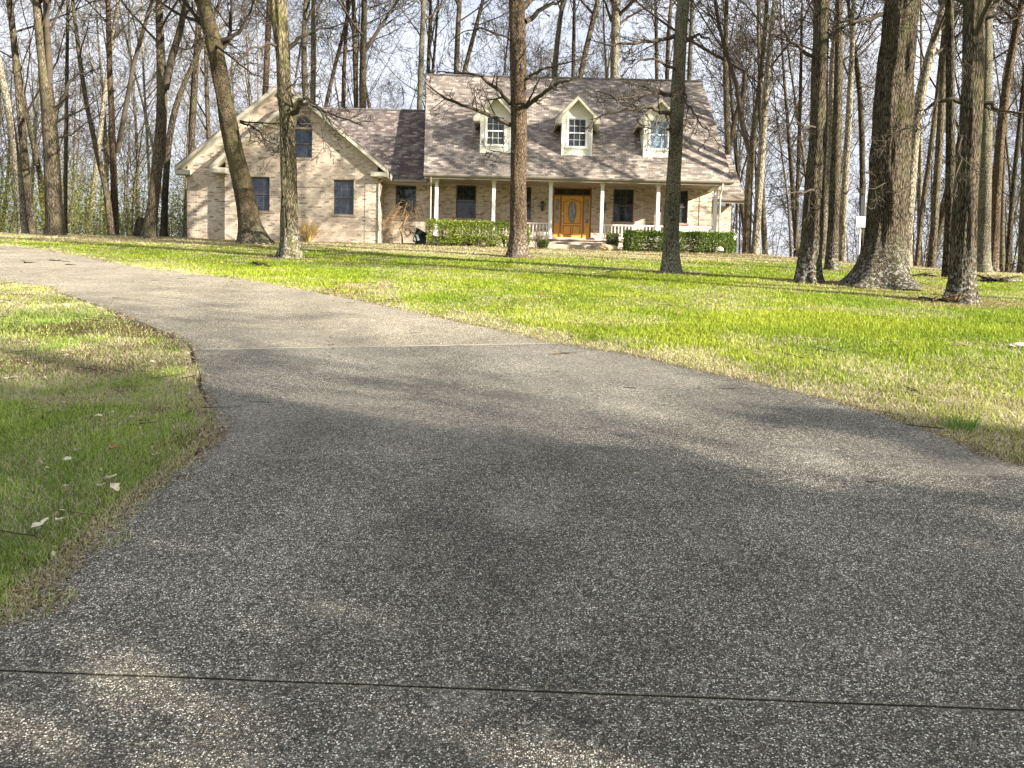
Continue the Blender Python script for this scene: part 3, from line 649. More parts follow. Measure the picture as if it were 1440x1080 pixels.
hp(MB().ext([(-14.6, 5.2), (-12.4, 5.2), (-12.4, gz(-12.4, XB, ZB)), (-14.6, gz(-14.6, XB, ZB))], 34.5, 34.75)
   .ext([(-12.4, 8.4), (-6.4, 8.4), (-6.4, gz(-6.4, XB, ZB)), (XB, ZB-.24), (-12.4, gz(-12.4, XB, ZB))], 34.5, 34.75)
   .box(-14.6, -14.35, 34.75, 43, 5.0, 8.85).ext([(-14.6, 5.2), (-6.08, 5.2), (-6.08, 8.9), (XB, ZB-.24), (-14.6, 8.9)], 43.0, 43.25).box(-6.33, -6.08, 35.85, 43, 5.0, 8.8), 'wall', M['brick'])
def rake(xl, xr, xa, za, y0, y1, zr, skipr=False):
    top, und = MB(), MB(); zl = za-S*(xa-xl)
    L = [(xl, y0, zl), (xa, y0, za), (xa, y1, za), (xl, y1, zl)][::-1]; R = [(xa, y0, za), (xr, y0, zr), (xr, y1, zr), (xa, y1, za)][::-1]
    for q in ([L] if skipr else [L, R]):
        top.slab(q, .045); und.slab([(x*1.0, y+(.015 if y == y0 else 0), z-.047) for x, y, z in q], .19)
    r = hp(top, 'roof', M['shingle']); und.build('fascia', M['trim'], r)
rake(XL2, XR, XB, ZB, 34.15, 43.4, TZ)
rake(XL1, XR-.0, XA, ZA+.006, 33.6, 34.495, TZ+.006)
for a, b, y0, y1 in ((XL1, XL1+.68, 33.61, 34.0), (XR-.70, XR+.02, 33.61, 34.0), (XL2, XL2+.62, 34.16, 34.5)):
    g = MB().box(a, b, y0, y1-.003, 8.44, 8.60)
    g.poly([(a, y0, 8.60), (b, y0, 8.60), (b, y1-.003, 8.60), (a, y1-.003, 8.60), (a+.04, y1-.003, 8.74), (b-.04, y1-.003, 8.74)], (0, 1, 5, 4), (0, 4, 3), (1, 2, 5))
    hp(g, 'eave_return', M['trim'])
g = MB().box(XR-.42, XR-.01, 34.0, 43, 8.50, 8.54).box(XL1+.01, XL1+.5, 34.0, 34.49, 8.50, 8.54)
hp(g, 'soffit', M['soffit'])
# quoins: five raised panels up each corner
for x0, x1, y in ((-6.62, -6.06, 34.0), (-12.75, -12.20, 34.0), (-14.62, -14.15, 34.5), (8.46, 9.02, 35.95)):
    g = MB()
    for k in range(5):
        z = 5.55+k*.58
        if y == 35.95 and k == 0: continue
        g.box(x0, x1, y-.022, y-.0, z, z+.545)
    hp(g, 'quoin_panels', M['brick'])
def spout(pts, m='gutter'): hp(MB().tube(pts, .042, 6), 'downspout', M[m])
spout([(-5.62, 33.75, 8.66), (-5.70, 33.8, 8.45), (-6.0, 33.93, 8.25), (-6.02, 33.95, 8.1), (-6.02, 33.95, 5.55)])
spout([(-3.72, 33.50, 8.46), (-3.72, 33.62, 8.25), (-3.74, 33.85, 8.10), (-3.74, 33.88, 5.7)])
spout([(8.86, 33.50, 8.46), (8.86, 33.60, 8.28), (8.86, 33.84, 8.08), (8.86, 33.86, 5.7)], 'rail')
# low wing set back on the right
w = hp(MB().box(9.0, 10.5, 38.0, 38.25, 4.8, 8.3).box(10.25, 10.5, 38.25, 43.5, 4.8, 8.3), 'wall', M['brick'])
two('roof', [(8.9, 37.4, 8.55), (11.05, 37.4, 8.55), (11.05, 40.6, 11.4), (8.9, 40.6, 11.4)], [(8.9, 40.6, 11.4), (11.05, 40.6, 11.4), (11.05, 43.9, 8.4), (8.9, 43.9, 8.4)], M['shingle'])
gutter(8.95, 11.08, 37.395, 8.53)

# ---------------------------------------------------------------- trees
def V3(*a): return Vector(a)
def rperp(d, rng):
    while True:
        v = Vector((rng.gauss(0, 1), rng.gauss(0, 1), rng.gauss(0, 1))); v = v-d*v.dot(d)
        if v.length > .2: return v.normalized()
class Tubes:
    def __init__(s): s.g = {}; s.parts = []
    def add(s, pts, rads, k): s.g.setdefault((len(pts), k), []).append((pts, rads))
    def arrays(s):
        VV, FF, off = [], [], 0
        for (n, k), L in s.g.items():
            P = np.array([[tuple(p) for p in a] for a, _ in L], float); R = np.array([b for _, b in L], float); m_ = len(L)
            T = np.gradient(P, axis=1); T /= np.linalg.norm(T, axis=2, keepdims=True)+1e-9
            ref = np.where(np.abs(T[:, :1, 2:3]) < .9, np.array([[[0, 0, 1.]]]), np.array([[[1., 0, 0]]]))
            U = np.cross(T, np.broadcast_to(ref, T.shape)); U /= np.linalg.norm(U, axis=2, keepdims=True)+1e-9; W = np.cross(T, U)
            a = np.arange(k)*2*pi/k
            X = P[:, :, None, :]+R[:, :, None, None]*(U[:, :, None, :]*np.cos(a)[None, None, :, None]+W[:, :, None, :]*np.sin(a)[None, None, :, None])
            idx = np.arange(m_*n*k).reshape(m_, n, k)+off; nx = np.roll(idx, -1, 2)
            FF.append(np.stack([idx[:, :-1], nx[:, :-1], nx[:, 1:], idx[:, 1:]], -1).reshape(-1, 4)[:, ::-1]); VV.append(X.reshape(-1, 3)); off += m_*n*k
        return np.concatenate(VV), np.concatenate(FF)
NP = [14, 8, 6, 5, 4]; NK = [10, 6, 4, 3, 3]
def grow(T, p, d, L, r, lvl, cfg, rng, col=None):
    n = NP[lvl]; st = L/(n-1); pts = [p.copy()]; d = d.normalized(); cu = cfg['curl'][lvl]; up = cfg['up'][lvl]
    for i in range(n-1):
        d = (d+rperp(d, rng)*rng.gauss(0, cu)+Vector((0, 0, up))).normalized(); pts.append(pts[-1]+d*st)
    tip = cfg['tip'][lvl]; rads = [max(r*(1-(1-tip)*(i/(n-1))**.85), cfg['rmin']) for i in range(n)]
    T.add(pts, rads, NK[lvl]); spawn(T, pts, rads, L, lvl, cfg, rng)
def spawn(T, pts, rads, L, lvl, cfg, rng, t0=None):
    if lvl+1 >= cfg['levels']: return
    k = cfg['n'][lvl]; n = len(pts); t0 = cfg['t0'][lvl] if t0 is None else t0
    for j in range(k):
        t = t0+(1-t0)*((j+rng.random())/k); f = t*(n-1); i = min(int(f), n-2); f -= i
        p = pts[i].lerp(pts[i+1], f); r = rads[i]*(1-f)+rads[i+1]*f; d = (pts[i+1]-pts[i]).normalized()
        a = rad(rng.uniform(*cfg['ang'][lvl])); q = rperp(d, rng)
        if lvl == 0 and q.z < -.3: q.z *= -.5
        cd = d*cos(a)+q*sin(a); ll = L*cfg['lr'][lvl]*(1.2-.75*(t-t0)/(1-t0+1e-6))*rng.uniform(.6, 1.25)
        grow(T, p, cd, ll, r*rng.uniform(*cfg['rr'][lvl]), lvl+1, cfg, rng)
CFG = dict(levels=5, n=[15, 7, 6, 3], t0=[.34, .2, .15, .2], ang=[(28, 62), (30, 60), (30, 65), (30, 65)], lr=[.34, .50, .48, .55],
           rr=[(.28, .52), (.35, .6), (.4, .65), (.5, .7)], curl=[.035, .12, .16, .2, .25], up=[.01, .05, .03, .02, .02], tip=[.22, .22, .25, .3, .4], rmin=.007)
def cfg(**k): c = dict(CFG); c.update(k); return c

def trunk_mesh(name, P, R, mat_, sides=40, flare=1.6, fh=.35, lobes=5, seed=0, rings=110, rough=.03):
    """tapered trunk along a path with root flare and furrowed outline; P local to the base"""
    P = np.array([tuple(p) for p in P]); seg = np.concatenate([[0], np.cumsum(np.linalg.norm(np.diff(P, axis=0), axis=1))])
    s = np.concatenate([np.linspace(0, min(2.2, seg[-1]*.4), rings//3, endpoint=False), np.linspace(min(2.2, seg[-1]*.4), seg[-1], rings-rings//3)])
    def sm(v): 
        x = np.interp(s, seg, v); k = 9; return np.convolve(np.pad(x, k//2, mode='reflect', reflect_type='odd'), np.ones(k)/k, 'valid')
    C = np.stack([sm(P[:, i]) for i in range(3)], 1); Rr = sm(np.array(R)); z = s
    T = np.gradient(C, axis=0); T /= np.linalg.norm(T, axis=1, keepdims=True)
    U = np.cross(T, [0, 1, 0]); U /= np.linalg.norm(U, axis=1, keepdims=True); W = np.cross(T, U)
    a = np.arange(sides)*2*pi/sides; A, Zz = np.meshgrid(a, z); rs = np.random.default_rng(seed); ph = rs.uniform(0, 6.3, 4)
    fl = (flare-1)*np.exp(-Zz/fh); lob = 1+.38*np.cos(lobes*A+ph[0]+.5*np.sin(2*A+ph[1]))*np.exp(-Zz/(fh*1.3))+.22*np.cos(2*A+ph[2])*np.exp(-Zz/fh)
    rr = Rr[:, None]*(1+fl*lob)*(1+.05*np.cos(2*A+ph[3]+Zz*.35)+.025*np.cos(3*A+ph[1]-Zz*.6))
    nn = vn(A*sides/ (2*pi)*.9, Zz*1.7, 1, seed+3)-.5; n2 = vn(A*3, Zz*.9, 1, seed+8)-.5
    rr = rr+(nn*rough*1.0+n2*rough*1.6)*np.minimum(1, Rr[:, None]/.25)
    X = C[:, None]+rr[..., None]*(U[:, None]*np.cos(A)[..., None]+W[:, None]*np.sin(A)[..., None])
    idx = np.arange(len(z)*sides).reshape(len(z), sides); nx = np.roll(idx, -1, 1)
    F_ = np.stack([idx[:-1], nx[:-1], nx[1:], idx[1:]], -1).reshape(-1, 4)
    return np_mesh(name, X.reshape(-1, 3), [F_], mat_, True)
def px_tree(name, label, px, mat_, crown_mat='twig', base=None, depth=None, limbs=(), height=20, flare=1.6, fh=.35, lobes=5, seed=1, sides=40, rings=110,
            group=None, c=None, autot=.45, rough=.03, forks=(), wob=.02, sink=.15):
    rng = random.Random(seed)
    if base is None: base = gnd(*px[0][:2]) if depth is None else None
    if depth is None: depth = base.y
    pts = [at(u, v, depth) for u, v, w in px]; rr = [w/2*depth/F for u, v, w in px]
    if base is None:      # base hidden: follow the lean down to the ground
        d = (pts[0]-pts[1]); gz_ = H(pts[0].x, depth); k = (pts[0].z-gz_)/max(.2, -d.z)
        b = pts[0]+d*k if pts[0].z > gz_ else pts[0]; base = V3(b.x, depth, gz_)
        pts = [base.copy()]+pts; rr = [rr[0]*1.15]+rr
    base = V3(pts[0].x, depth, H(pts[0].x, depth)-sink*0)
    pts[0] = V3(base.x, depth, base.z-sink)
    d = (pts[-1]-pts[-2]).normalized(); d = (d*.7+V3(0, 0, .3)).normalized(); top = base.z+height; r0 = rr[-1]; z0 = pts[-1].z; hh = top-z0
    n_ = max(3, int(hh/1.6))
    for i in range(n_):
        d = (d+V3(rng.gauss(0, wob), rng.gauss(0, wob), .02)).normalized(); pts.append(pts[-1]+d*(hh/n_)); rr.append(r0*(1-.75*(i+1)/n_))
    t = thing(name, label, 'tree', base, group)
    L = [p-base for p in pts]
    link('trunk', trunk_mesh('trunk', L, rr, M[mat_], sides, flare, fh, lobes, seed, rings, rough), t)
    T = Tubes(); cc = c or CFG
    for lm in limbs:
        lp, r1 = lm[0], lm[1]; dep = depth-(lm[2] if len(lm) > 2 else 0); k = len(lp); Q = []
        for i, (u, v) in enumerate(lp):
            e = dep*min(1, i/(k-1)*1.4)+depth*(1-min(1, i/(k-1)*1.4)); Q.append(at(u, v, e)-base)
        S = []                                   # densify
        for i in range(k-1):
            for j in range(3): S.append(Q[i].lerp(Q[i+1], j/3)+V3(rng.gauss(0, .02), rng.gauss(0, .05), rng.gauss(0, .02))*(1 if i+j else 0))
        S.append(Q[-1]); R_ = [r1*(1-.78*i/(len(S)-1)) for i in range(len(S))]; T.add(S, R_, 6)
        ln = sum((S[i+1]-S[i]).length for i in range(len(S)-1)); c2 = dict(cc); c2['n'] = [0, int(3+ln*2.0), 5, 3]; c2['lr'] = [.3, .30, .5, .55]; c2['up'] = [0, .0, .02, .02, .02]; c2['levels'] = 5
        spawn(T, S, R_, ln, 1, c2, rng, .12)
    for fk in forks:                              # heavy second stem leaving the trunk
        lp, r1 = fk; Q = [at(u, v, depth)-base for u, v in lp]; dd = (Q[-1]-Q[-2]).normalized()
        while Q[-1].z < height*.85: dd = (dd+V3(rng.gauss(0, .05), rng.gauss(0, .08), .10)).normalized(); Q.append(Q[-1]+dd*1.6)
        R_ = [max(.02, r1*(1-.85*i/(len(Q)-1))) for i in range(len(Q))]; T.add(Q, R_, 8)
        c2 = dict(cc); c2['n'] = [10, 6, 5, 3]; spawn(T, Q, R_, height*.6, 0, c2, rng, .25)
    U = [L[0]]
    ln = height; spawn(T, L, rr, height*.9, 0, cc, rng, autot)
    if T.g:
        V_, F_ = T.arrays(); link('crown', np_mesh('crown', V_, [F_], M[crown_mat], True), t)
    return t

# the seven large trees on the lawn
HC = cfg(n=[15, 7, 6, 4], lr=[.28, .5, .5, .55])
px_tree('oak_tree', 'thick brown tree leaning left in front of the left garage window', [(356,344,36),(350,312,28),(341,258,25),(325,194,22),(310,105,20.5),(299,53,20.5),(285,0,20)], 'bark_lean',
        depth=31.5, limbs=[([(338,172),(352,176),(366,186),(380,200),(396,207)], .05, 1), ([(338,170),(365,172),(390,174),(408,180)], .045, 1.4), ([(309,57),(325,55),(338,42),(350,22),(358,0)], .10), ([(296,40),(280,58),(262,70),(240,62)], .06, 2), ([(299,60),(330,85),(350,100),(372,112)], .05, 2)],
        height=17, flare=1.5, fh=.5, seed=3, c=HC, autot=.5, crown_mat='twig_dark')
px_tree('hickory_tree', 'shaggy-barked tree with lichened foot between the two lower garage windows', [(408,362,27),(407,340,23.5),(406,260,21),(403,170,19),(399,100,18.5),(395,40,20),(391,0,24)], 'bark_shag',
        limbs=[([(411,160),(424,146),(436,147),(455,156),(480,166),(509,176)], .07, 1), ([(411,158),(430,138),(446,146),(455,166),(452,185),(455,210)], .04, 2), ([(404,70),(420,52),(438,46),(455,38),(484,33)], .07), ([(395,64),(374,62),(350,70),(330,88),(318,103)], .05, 1.5), ([(396,205),(385,212),(376,206),(366,195)], .04, 2.5), ([(412,150),(405,128),(420,110),(446,104)], .03, 2)],
        height=18, flare=1.65, fh=.28, seed=4, c=HC, autot=.46, rough=.05)
px_tree('oak_tree', 'straight reddish-brown tree in front of the porch just left of the front door', [(728,361,27),(728,345,25),(729,270,23),(729.5,130,22.5),(728,50,21),(727,0,21)], 'bark_red',
        limbs=[([(739,30),(752,22),(768,8),(790,0),(812,-12)], .10), ([(717,146),(704,128),(676,108),(650,103),(614,100)], .075, 2), ([(718,176),(684,160),(650,148),(619,134),(598,116)], .075, 2.4), ([(739,151),(752,140),(767,129),(784,118),(800,113),(828,100)], .08, 2), ([(718,57),(700,48),(675,39),(650,46),(630,62)], .04, 2), ([(738,150),(750,128),(758,112),(775,104)], .04, 2), ([(717,216),(700,214),(680,208)], .03, 2), ([(740,112),(762,98),(785,92),(812,84),(845,70)], .05, 1)],
        height=19, flare=1.8, fh=.26, seed=5, c=HC, autot=.42, crown_mat='twig')
px_tree('ash_tree', 'slim lichen-spotted tree in front of the right-hand dormer and the long right hedge', [(943,383,25),(943.5,365,22),(945,300,21),(951,190,18.5),(954,90,17.5),(961,0,17)], 'bark_lichen',
        limbs=[([(942,160),(930,158),(916,151),(890,154),(857,160),(830,168)], .06, 1.5), ([(945,133),(920,130),(895,133),(868,140),(840,128)], .06, 1.5), ([(963,122),(964,142),(975,160),(985,172),(1000,190),(1012,205)], .035, 1), ([(950,50),(925,56),(895,60),(860,64),(835,58)], .06, 1.5), ([(952,100),(930,88),(905,82),(880,96)], .045, 1.5), ([(962,60),(980,50),(1000,60),(1020,78)], .05), ([(942,182),(925,180),(906,179)], .04, 2), ([(950,195),(960,170),(975,162)], .02, 1)],
        height=18, flare=1.6, fh=.24, seed=6, c=HC, autot=.42)
px_tree('oak_tree', 'dark furrowed tree on the open lawn, first large trunk to the right of the house', [(1137,397,31),(1138,375,28),(1143,290,25),(1149.5,205,23),(1153,100,22),(1155.6,0,20.5)], 'bark_oak',
        limbs=[([(1146,268),(1120,270),(1095,276)], .03, 2), ([(1150,180),(1120,172),(1090,180)], .025, 2), ([(1160,60),(1180,40),(1200,34),(1225,20)], .05), ([(1146,80),(1120,66),(1100,40),(1085,10)], .05)], height=14, flare=1.6, fh=.3, seed=7, c=HC, autot=.62)
px_tree('oak_tree', 'massive oak with broad spreading roots and pale lichen on its foot', [(1237,402,60),(1241,370,55),(1245,340,50),(1248,285,47),(1254,165,46),(1262,80,43),(1268,0,40)], 'bark_oak',
        limbs=[([(1268,262),(1252,256),(1235,262),(1215,268),(1195,266)], .02, 1), ([(1262,180),(1245,200),(1237,210)], .02, 1), ([(1242,20),(1215,30),(1190,28),(1165,40)], .06, 1)], height=15, flare=2.0, fh=.42, lobes=6, seed=8, c=HC, autot=.5, sides=64, rings=150, rough=.05)
px_tree('oak_tree', 'rough dark oak nearest the driveway, with dry grass tufted at its foot', [(1350,424,39),(1353,400,33),(1358,285,29),(1365,165,26),(1368,80,25),(1371,0,24)], 'bark_oak',
        limbs=[([(1355,143),(1335,140),(1315,143),(1300,160),(1280,178),(1255,188)], .05), ([(1366,144),(1385,145),(1405,155),(1425,160),(1450,158)], .05), ([(1358,182),(1352,200),(1350,240),(1345,270)], .03, .6), ([(1375,30),(1395,24),(1420,30),(1440,20)], .04)], height=13.5, flare=1.75, fh=.28, seed=9, c=HC, autot=.46, sides=48)

# trees that can be told apart at the edge of the woods
MC = cfg(rmin=.010, n=[14, 7, 5, 3], t0=[.3, .2, .15, .2])
def mid(label, px, m_='bark_grey', depth=None, seed=0, flare=1.25, forks=(), limbs=(), h=21, autot=.38, cm='twig', name='bare_tree'):
    if px[0][0] > 1110: h = 15; autot = .5
    return px_tree(name, label, px, m_, cm, depth=depth, limbs=limbs, height=h, flare=flare, fh=.35, seed=seed, sides=20, rings=60, c=MC, autot=autot, rough=.02, forks=forks, wob=.035, group='trees along the edge of the woods')
mid('pale-sided tree bending left, outermost on the far left where the lawn meets the woods', [(33,330,12),(24,240,11),(14,150,10),(0,100,9)], 'bark_pale', 35, 11)
mid('grey-brown tree curving left just beside the thick forked one on the far left', [(45,329,12),(36,240,11),(27,140,9),(20,60,8)], 'bark_grey', 36, 12)
mid('thick two-stemmed forked tree at the lawn edge above the far bend of the drive', [(78,330,25),(75,260,22),(70,165,19),(62,100,15),(58,50,11),(50,0,10)], 'bark_grey', 34.2, 13, 1.15,
    forks=[([(68,150),(69,90),(66,40),(64,0)], .16)], limbs=[([(72,160),(88,140),(98,115),(112,105),(135,98)], .10), ([(78,172),(100,160),(125,150),(150,128)], .06), ([(80,194),(100,190),(120,175),(140,160)], .05)])
mid('slender tree bowed leftwards out of the twin clump left of the hollow-footed one', [(157,332,8),(150,270,8),(142,225,7),(128,195,6),(118,120,6),(105,40,5)], 'bark_grey', 36, 14)
mid('dark reddish stem standing upright in the twin clump with a fork halfway up', [(162,333,10),(160,230,9),(156,150,8),(153,60,7),(152,0,6)], 'bark_red', 36.5, 15, forks=[([(165,215),(175,160),(188,90),(205,30),(214,0)], .12)])
mid('stout grey tree with a hollow stump at its foot, forking widely above the undergrowth', [(209,334,20),(215,290,15),(226,190,15),(232,120,13),(222,60,9),(224,0,8)], 'bark_grey', 33.5, 16, 1.2,
    forks=[([(232,125),(242,80),(254,40),(262,0)], .17)])
mid('brown tree arching to the right between the hollow-footed tree and the garage', [(230,333,10),(233,250,9),(240,160,8),(258,110,7),(277,82,5),(290,60,4)], 'bark_dark', 37, 17)
mid('dark trunk right beside the left corner of the garage wing', [(267,332,8),(268,240,9),(272,140,9),(277,60,8),(282,0,7)], 'bark_dark', 40, 18, 1.1)
mid('pale trunk leaning right behind the garage eave', [(262,300,7),(266,200,8),(274,110,8),(284,30,7)], 'bark_pale', 43, 19, 1.1)
mid('thin upright tree between the thick forked tree and the twin clump', [(92,331,5),(92,240,5),(94,120,4.5),(95,20,4)], 'bark_grey', 36.5, 20)
mid('tall reddish tree showing above the garage gable behind the shaggy-barked tree', [(373,140,8),(376,60,7.5),(379,0,7)], 'bark_red', 50, 21)
mid('pale green-grey tree just right of the garage gable peak, left of a matching pair', [(430,140,8.5),(426,70,8),(431,0,7)], 'bark_lichen', 48, 22)
mid('pale lichened tree right of the garage gable peak, right of a matching pair', [(440,138,7.5),(441,70,7),(440,0,6)], 'bark_pale', 49, 23)
mid('tree slanting right over the left end of the lower ridge', [(459,145,5),(466,110,5),(480,60,5),(494,0,4)], 'bark_grey', 52, 24)
mid('straight slim tree above the middle of the lower ridge', [(483,150,5.5),(484,80,5),(490,0,4.5)], 'bark_red', 50, 25)
mid('left one of two dark trees close together over the lower ridge', [(501,152,7),(500,100,7),(497,0,6)], 'bark_grey', 50, 26)
mid('right one of two dark trees close together over the lower ridge, forking widely', [(510,152,9.5),(510,90,9),(513,0,7)], 'bark_dark', 47, 27, forks=[([(511,75),(522,58),(540,30),(560,0)], .14)])
mid('greenish tree just left of the high roof edge', [(590,155,8),(592,90,7.5),(596,0,6)], 'bark_lichen', 46, 28)
mid('forked slender tree at the left end of the high ridge', [(602,104,5),(604,50,5),(606,0,4)], 'bark_grey', 52, 29, forks=[([(604,70),(612,30),(622,0)], .07)])
mid('upright tree over the high ridge above the left dormer', [(642,106,8),(643,50,7.5),(647,0,7)], 'bark_grey', 50, 30)
mid('thin tree slanting right above the left dormer', [(652,106,6),(664,55,6),(680,0,5)], 'bark_grey', 51, 31)
mid('leaning tree above the ridge right of the reddish-brown lawn tree', [(779,108,7),(784,50,7),(792,0,6)], 'bark_lichen', 50, 32)
mid('narrow straight tree above the middle dormer', [(806,108,5),(807,50,5),(808,0,4)], 'bark_dark', 53, 33)
mid('dark tree slanting right above the middle dormer', [(816,110,8),(826,55,7.5),(842,0,7)], 'bark_grey', 50, 34)
mid('thick pale-barked tree rising over the high ridge between the middle and right-hand dormers', [(864,112,13),(865,60,12),(867,0,12)], 'bark_pale', 48, 35, forks=[([(860,30),(853,10),(848,-8)], .10)])
mid('slim trunk above the right-hand dormer, left of a second slim one', [(924,112,5),(923,60,5),(922,0,4)], 'bark_grey', 52, 36)
mid('slim trunk above the right-hand dormer, right of a second slim one', [(938,113,6),(939,60,6),(944,0,5)], 'bark_grey', 54, 37)
mid('forking tree above the right end of the high ridge', [(969,114,6.5),(971,60,6),(974,0,5)], 'bark_lichen', 50, 38)
mid('tree with a crooked swan-neck limb just off the right corner of the roof', [(1024,352,9),(1026,250,9),(1021,150,8),(1020,60,6),(1022,0,5)], 'bark_grey', 41, 39, forks=[([(1026,205),(1034,165),(1046,130),(1048,100),(1036,94)], .13)])
mid('double-stemmed tree splitting at half height between the house and a pale straight one', [(1049,362,11),(1052,290,10.5),(1055,212,10),(1066,150,7),(1072,80,6),(1080,0,5)], 'bark_grey', 36, 40, forks=[([(1054,215),(1044,175),(1036,120),(1020,70),(1010,30)], .13)])
mid('pale straight tree standing second from the right corner of the house', [(1061,365,10.5),(1068,260,10),(1077,130,8.5),(1082,60,7),(1090,0,6)], 'bark_pale', 34, 41)
mid('slender dark tree midway between the pale straight one and the furrowed lawn oak', [(1118,368,5),(1122,250,5),(1126,120,4),(1128,0,4)], 'bark_dark', 40, 42)
mid('tree half hidden behind the right flank of the furrowed lawn oak', [(1156,373,9),(1162,280,8.5),(1168,160,8),(1172,60,7)], 'bark_pale', 37, 43)
mid('dark tall tree on the crest right of the furrowed lawn oak', [(1169,379,16),(1173,300,13.5),(1177,180,12),(1180,60,10),(1180,0,9)], 'bark_oak', None, 44, 1.35)
mid('pale-lit tree just left of the white sign on its pole', [(1184,376,9),(1187,280,8.5),(1193,180,8),(1199,60,7)], 'bark_pale', 32, 45)
mid('dark tree standing behind the pole that carries the white sign', [(1212,380,8),(1213,280,8),(1212,170,7),(1206,90,6),(1196,40,5)], 'bark_dark', 34, 46)
mid('tall pale tree leaning right out from behind the massive oak', [(1272,386,15),(1276,300,15),(1284,200,15),(1297,110,13),(1312,60,11),(1331,0,10)], 'bark_pale', 27, 47, 1.5)
mid('thin tree leaning right between the massive oak and the rough oak, nearest the massive oak', [(1288,383,7),(1296,300,7),(1308,220,6.5),(1320,120,6)], 'bark_grey', 33, 48)
mid('brown tree leaning gently right midway between the massive oak and the rough oak', [(1309,384,11),(1315,300,10),(1323,170,9),(1330,60,8)], 'bark_grey', 30, 49)
mid('straight dark tree close on the left side of the rough dark oak', [(1333,390,15),(1336,310,12.5),(1337,160,11),(1335,0,10)], 'bark_dark', None, 50, 1.3)
mid('broad mossy trunk showing directly behind the rough dark oak', [(1380,389,22),(1382,320,19),(1385,180,17),(1388,60,15),(1388,0,14)], 'bark_lichen', 24.5, 51, 1.25)
mid('brown trunk beside the broad mossy one, curving right as it rises', [(1396,388,13),(1399,320,12),(1405,200,11),(1416,110,10),(1430,40,9)], 'bark_red', 27, 52)
mid('thin dark tree leaning right near the log pile on the far right', [(1416,387,6),(1422,300,6),(1432,190,5.5),(1440,120,5)], 'bark_dark', 31, 53)
mid('dark trunk at the very edge of the view beyond the log pile', [(1438,388,13),(1440,320,12),(1444,200,11),(1446,60,10)], 'bark_grey', 26, 54)

# deeper woods: many trees from a few grown shapes
LM = [(-400, None), (33, 'the bent pale tree'), (78, 'the thick forked tree'), (160, 'the twin clump'), (212, 'the hollow-footed tree'), (268, 'the garage corner'), (325, 'the leaning lawn tree'), (403, 'the shaggy lawn tree'),
      (510, 'the dark pair'), (599, 'the high roof edge'), (729, 'the reddish tree'), (813, 'the middle dormer'), (865, 'the thick pale tree'), (953, 'the slim lawn tree'), (1022, 'the swan-necked tree'), (1061, 'the pale straight tree'),
      (1148, 'the furrowed lawn oak'), (1207, 'the white sign'), (1252, 'the massive oak'), (1309, 'the leaning brown tree'), (1362, 'the rough dark oak'), (1414, 'the curving trunk'), (1900, None)]
ORD = 'first second third fourth fifth sixth seventh eighth ninth tenth eleventh twelfth thirteenth fourteenth fifteenth sixteenth seventeenth eighteenth nineteenth twentieth'.split()
def variant(seed, Hh, r, c, mat_, cm):
    rng = random.Random(seed); T = Tubes(); n = 14; d = V3(rng.gauss(0, .05), rng.gauss(0, .05), 1).normalized(); pts = [V3(0, 0, -.3)]; st_ = Hh/(n-1)
    for i in range(n-1): d = (d+V3(rng.gauss(0, .04), rng.gauss(0, .04), .03)).normalized(); pts.append(pts[-1]+d*st_)
    rads = [r*(1.25 if i == 0 else 1)*(1-.8*(i/(n-1))**1.1) for i in range(n)]
    spawn(T, pts, rads, Hh*.9, 0, c, rng)
    tm = trunk_mesh('trunk', pts, rads, M[mat_], 12, 1.25, .3, 4, seed, 36, .02); V_, F_ = T.arrays()
    return tm, np_mesh('crown', V_, [F_], M[cm], True)
DC = cfg(n=[13, 7, 5, 3], t0=[.34, .2, .15, .2], rmin=.010)
SCc = cfg(levels=4, n=[12, 6, 4], t0=[.15, .2, .2, .2], lr=[.30, .5, .5], rmin=.006)
big = [variant(100+i, 22+2*(i % 3), .115+.03*(i % 4), DC, ['bark_grey', 'bark_dark', 'bark_pale', 'bark_grey', 'bark_red', 'bark_lichen'][i % 6], ['twig', 'twig_dark', 'twig_pale'][i % 3]) for i in range(9)]
sap = [variant(200+i, 9+i, .04+.008*i, SCc, ['bark_grey', 'bark_dark', 'bark_pale'][i % 3], ['twig', 'twig_dark', 'twig_pale'][i % 3]) for i in range(5)]
rng = random.Random(77); spots = []
def wood_edge(x): return float(_yc(x))+5
def house_hit(x, y): return -17 < x < 12.5 and y < 47
def fill(kind, count, y0f, y1, dmin):
    got = tries = 0
    while got < count and tries < 20000:
        tries += 1; y = rng.uniform(30, y1) if rng.random() < .5 else 30+(y1-30)*rng.random()**1.6
        x = rng.uniform(-.72*y-2, .72*y+2)
        if y < wood_edge(x)+y0f or house_hit(x, y) or any((x-a)**2+(y-b)**2 < dmin**2 for a, b, *_ in spots): continue
        spots.append((x, y, kind)); got += 1
fill('big', 92, 1, 98, 2.6); fill('sap', 80, 0, 75, 1.4)
def proj_u(x, y, z):
    v = cam.matrix_world.inverted() @ V3(x, y, z); return 720+F*v.x/-v.z
seq = sorted(((proj_u(x, y, H(x, y)+6), x, y, k) for x, y, k in spots))
cnt = {}
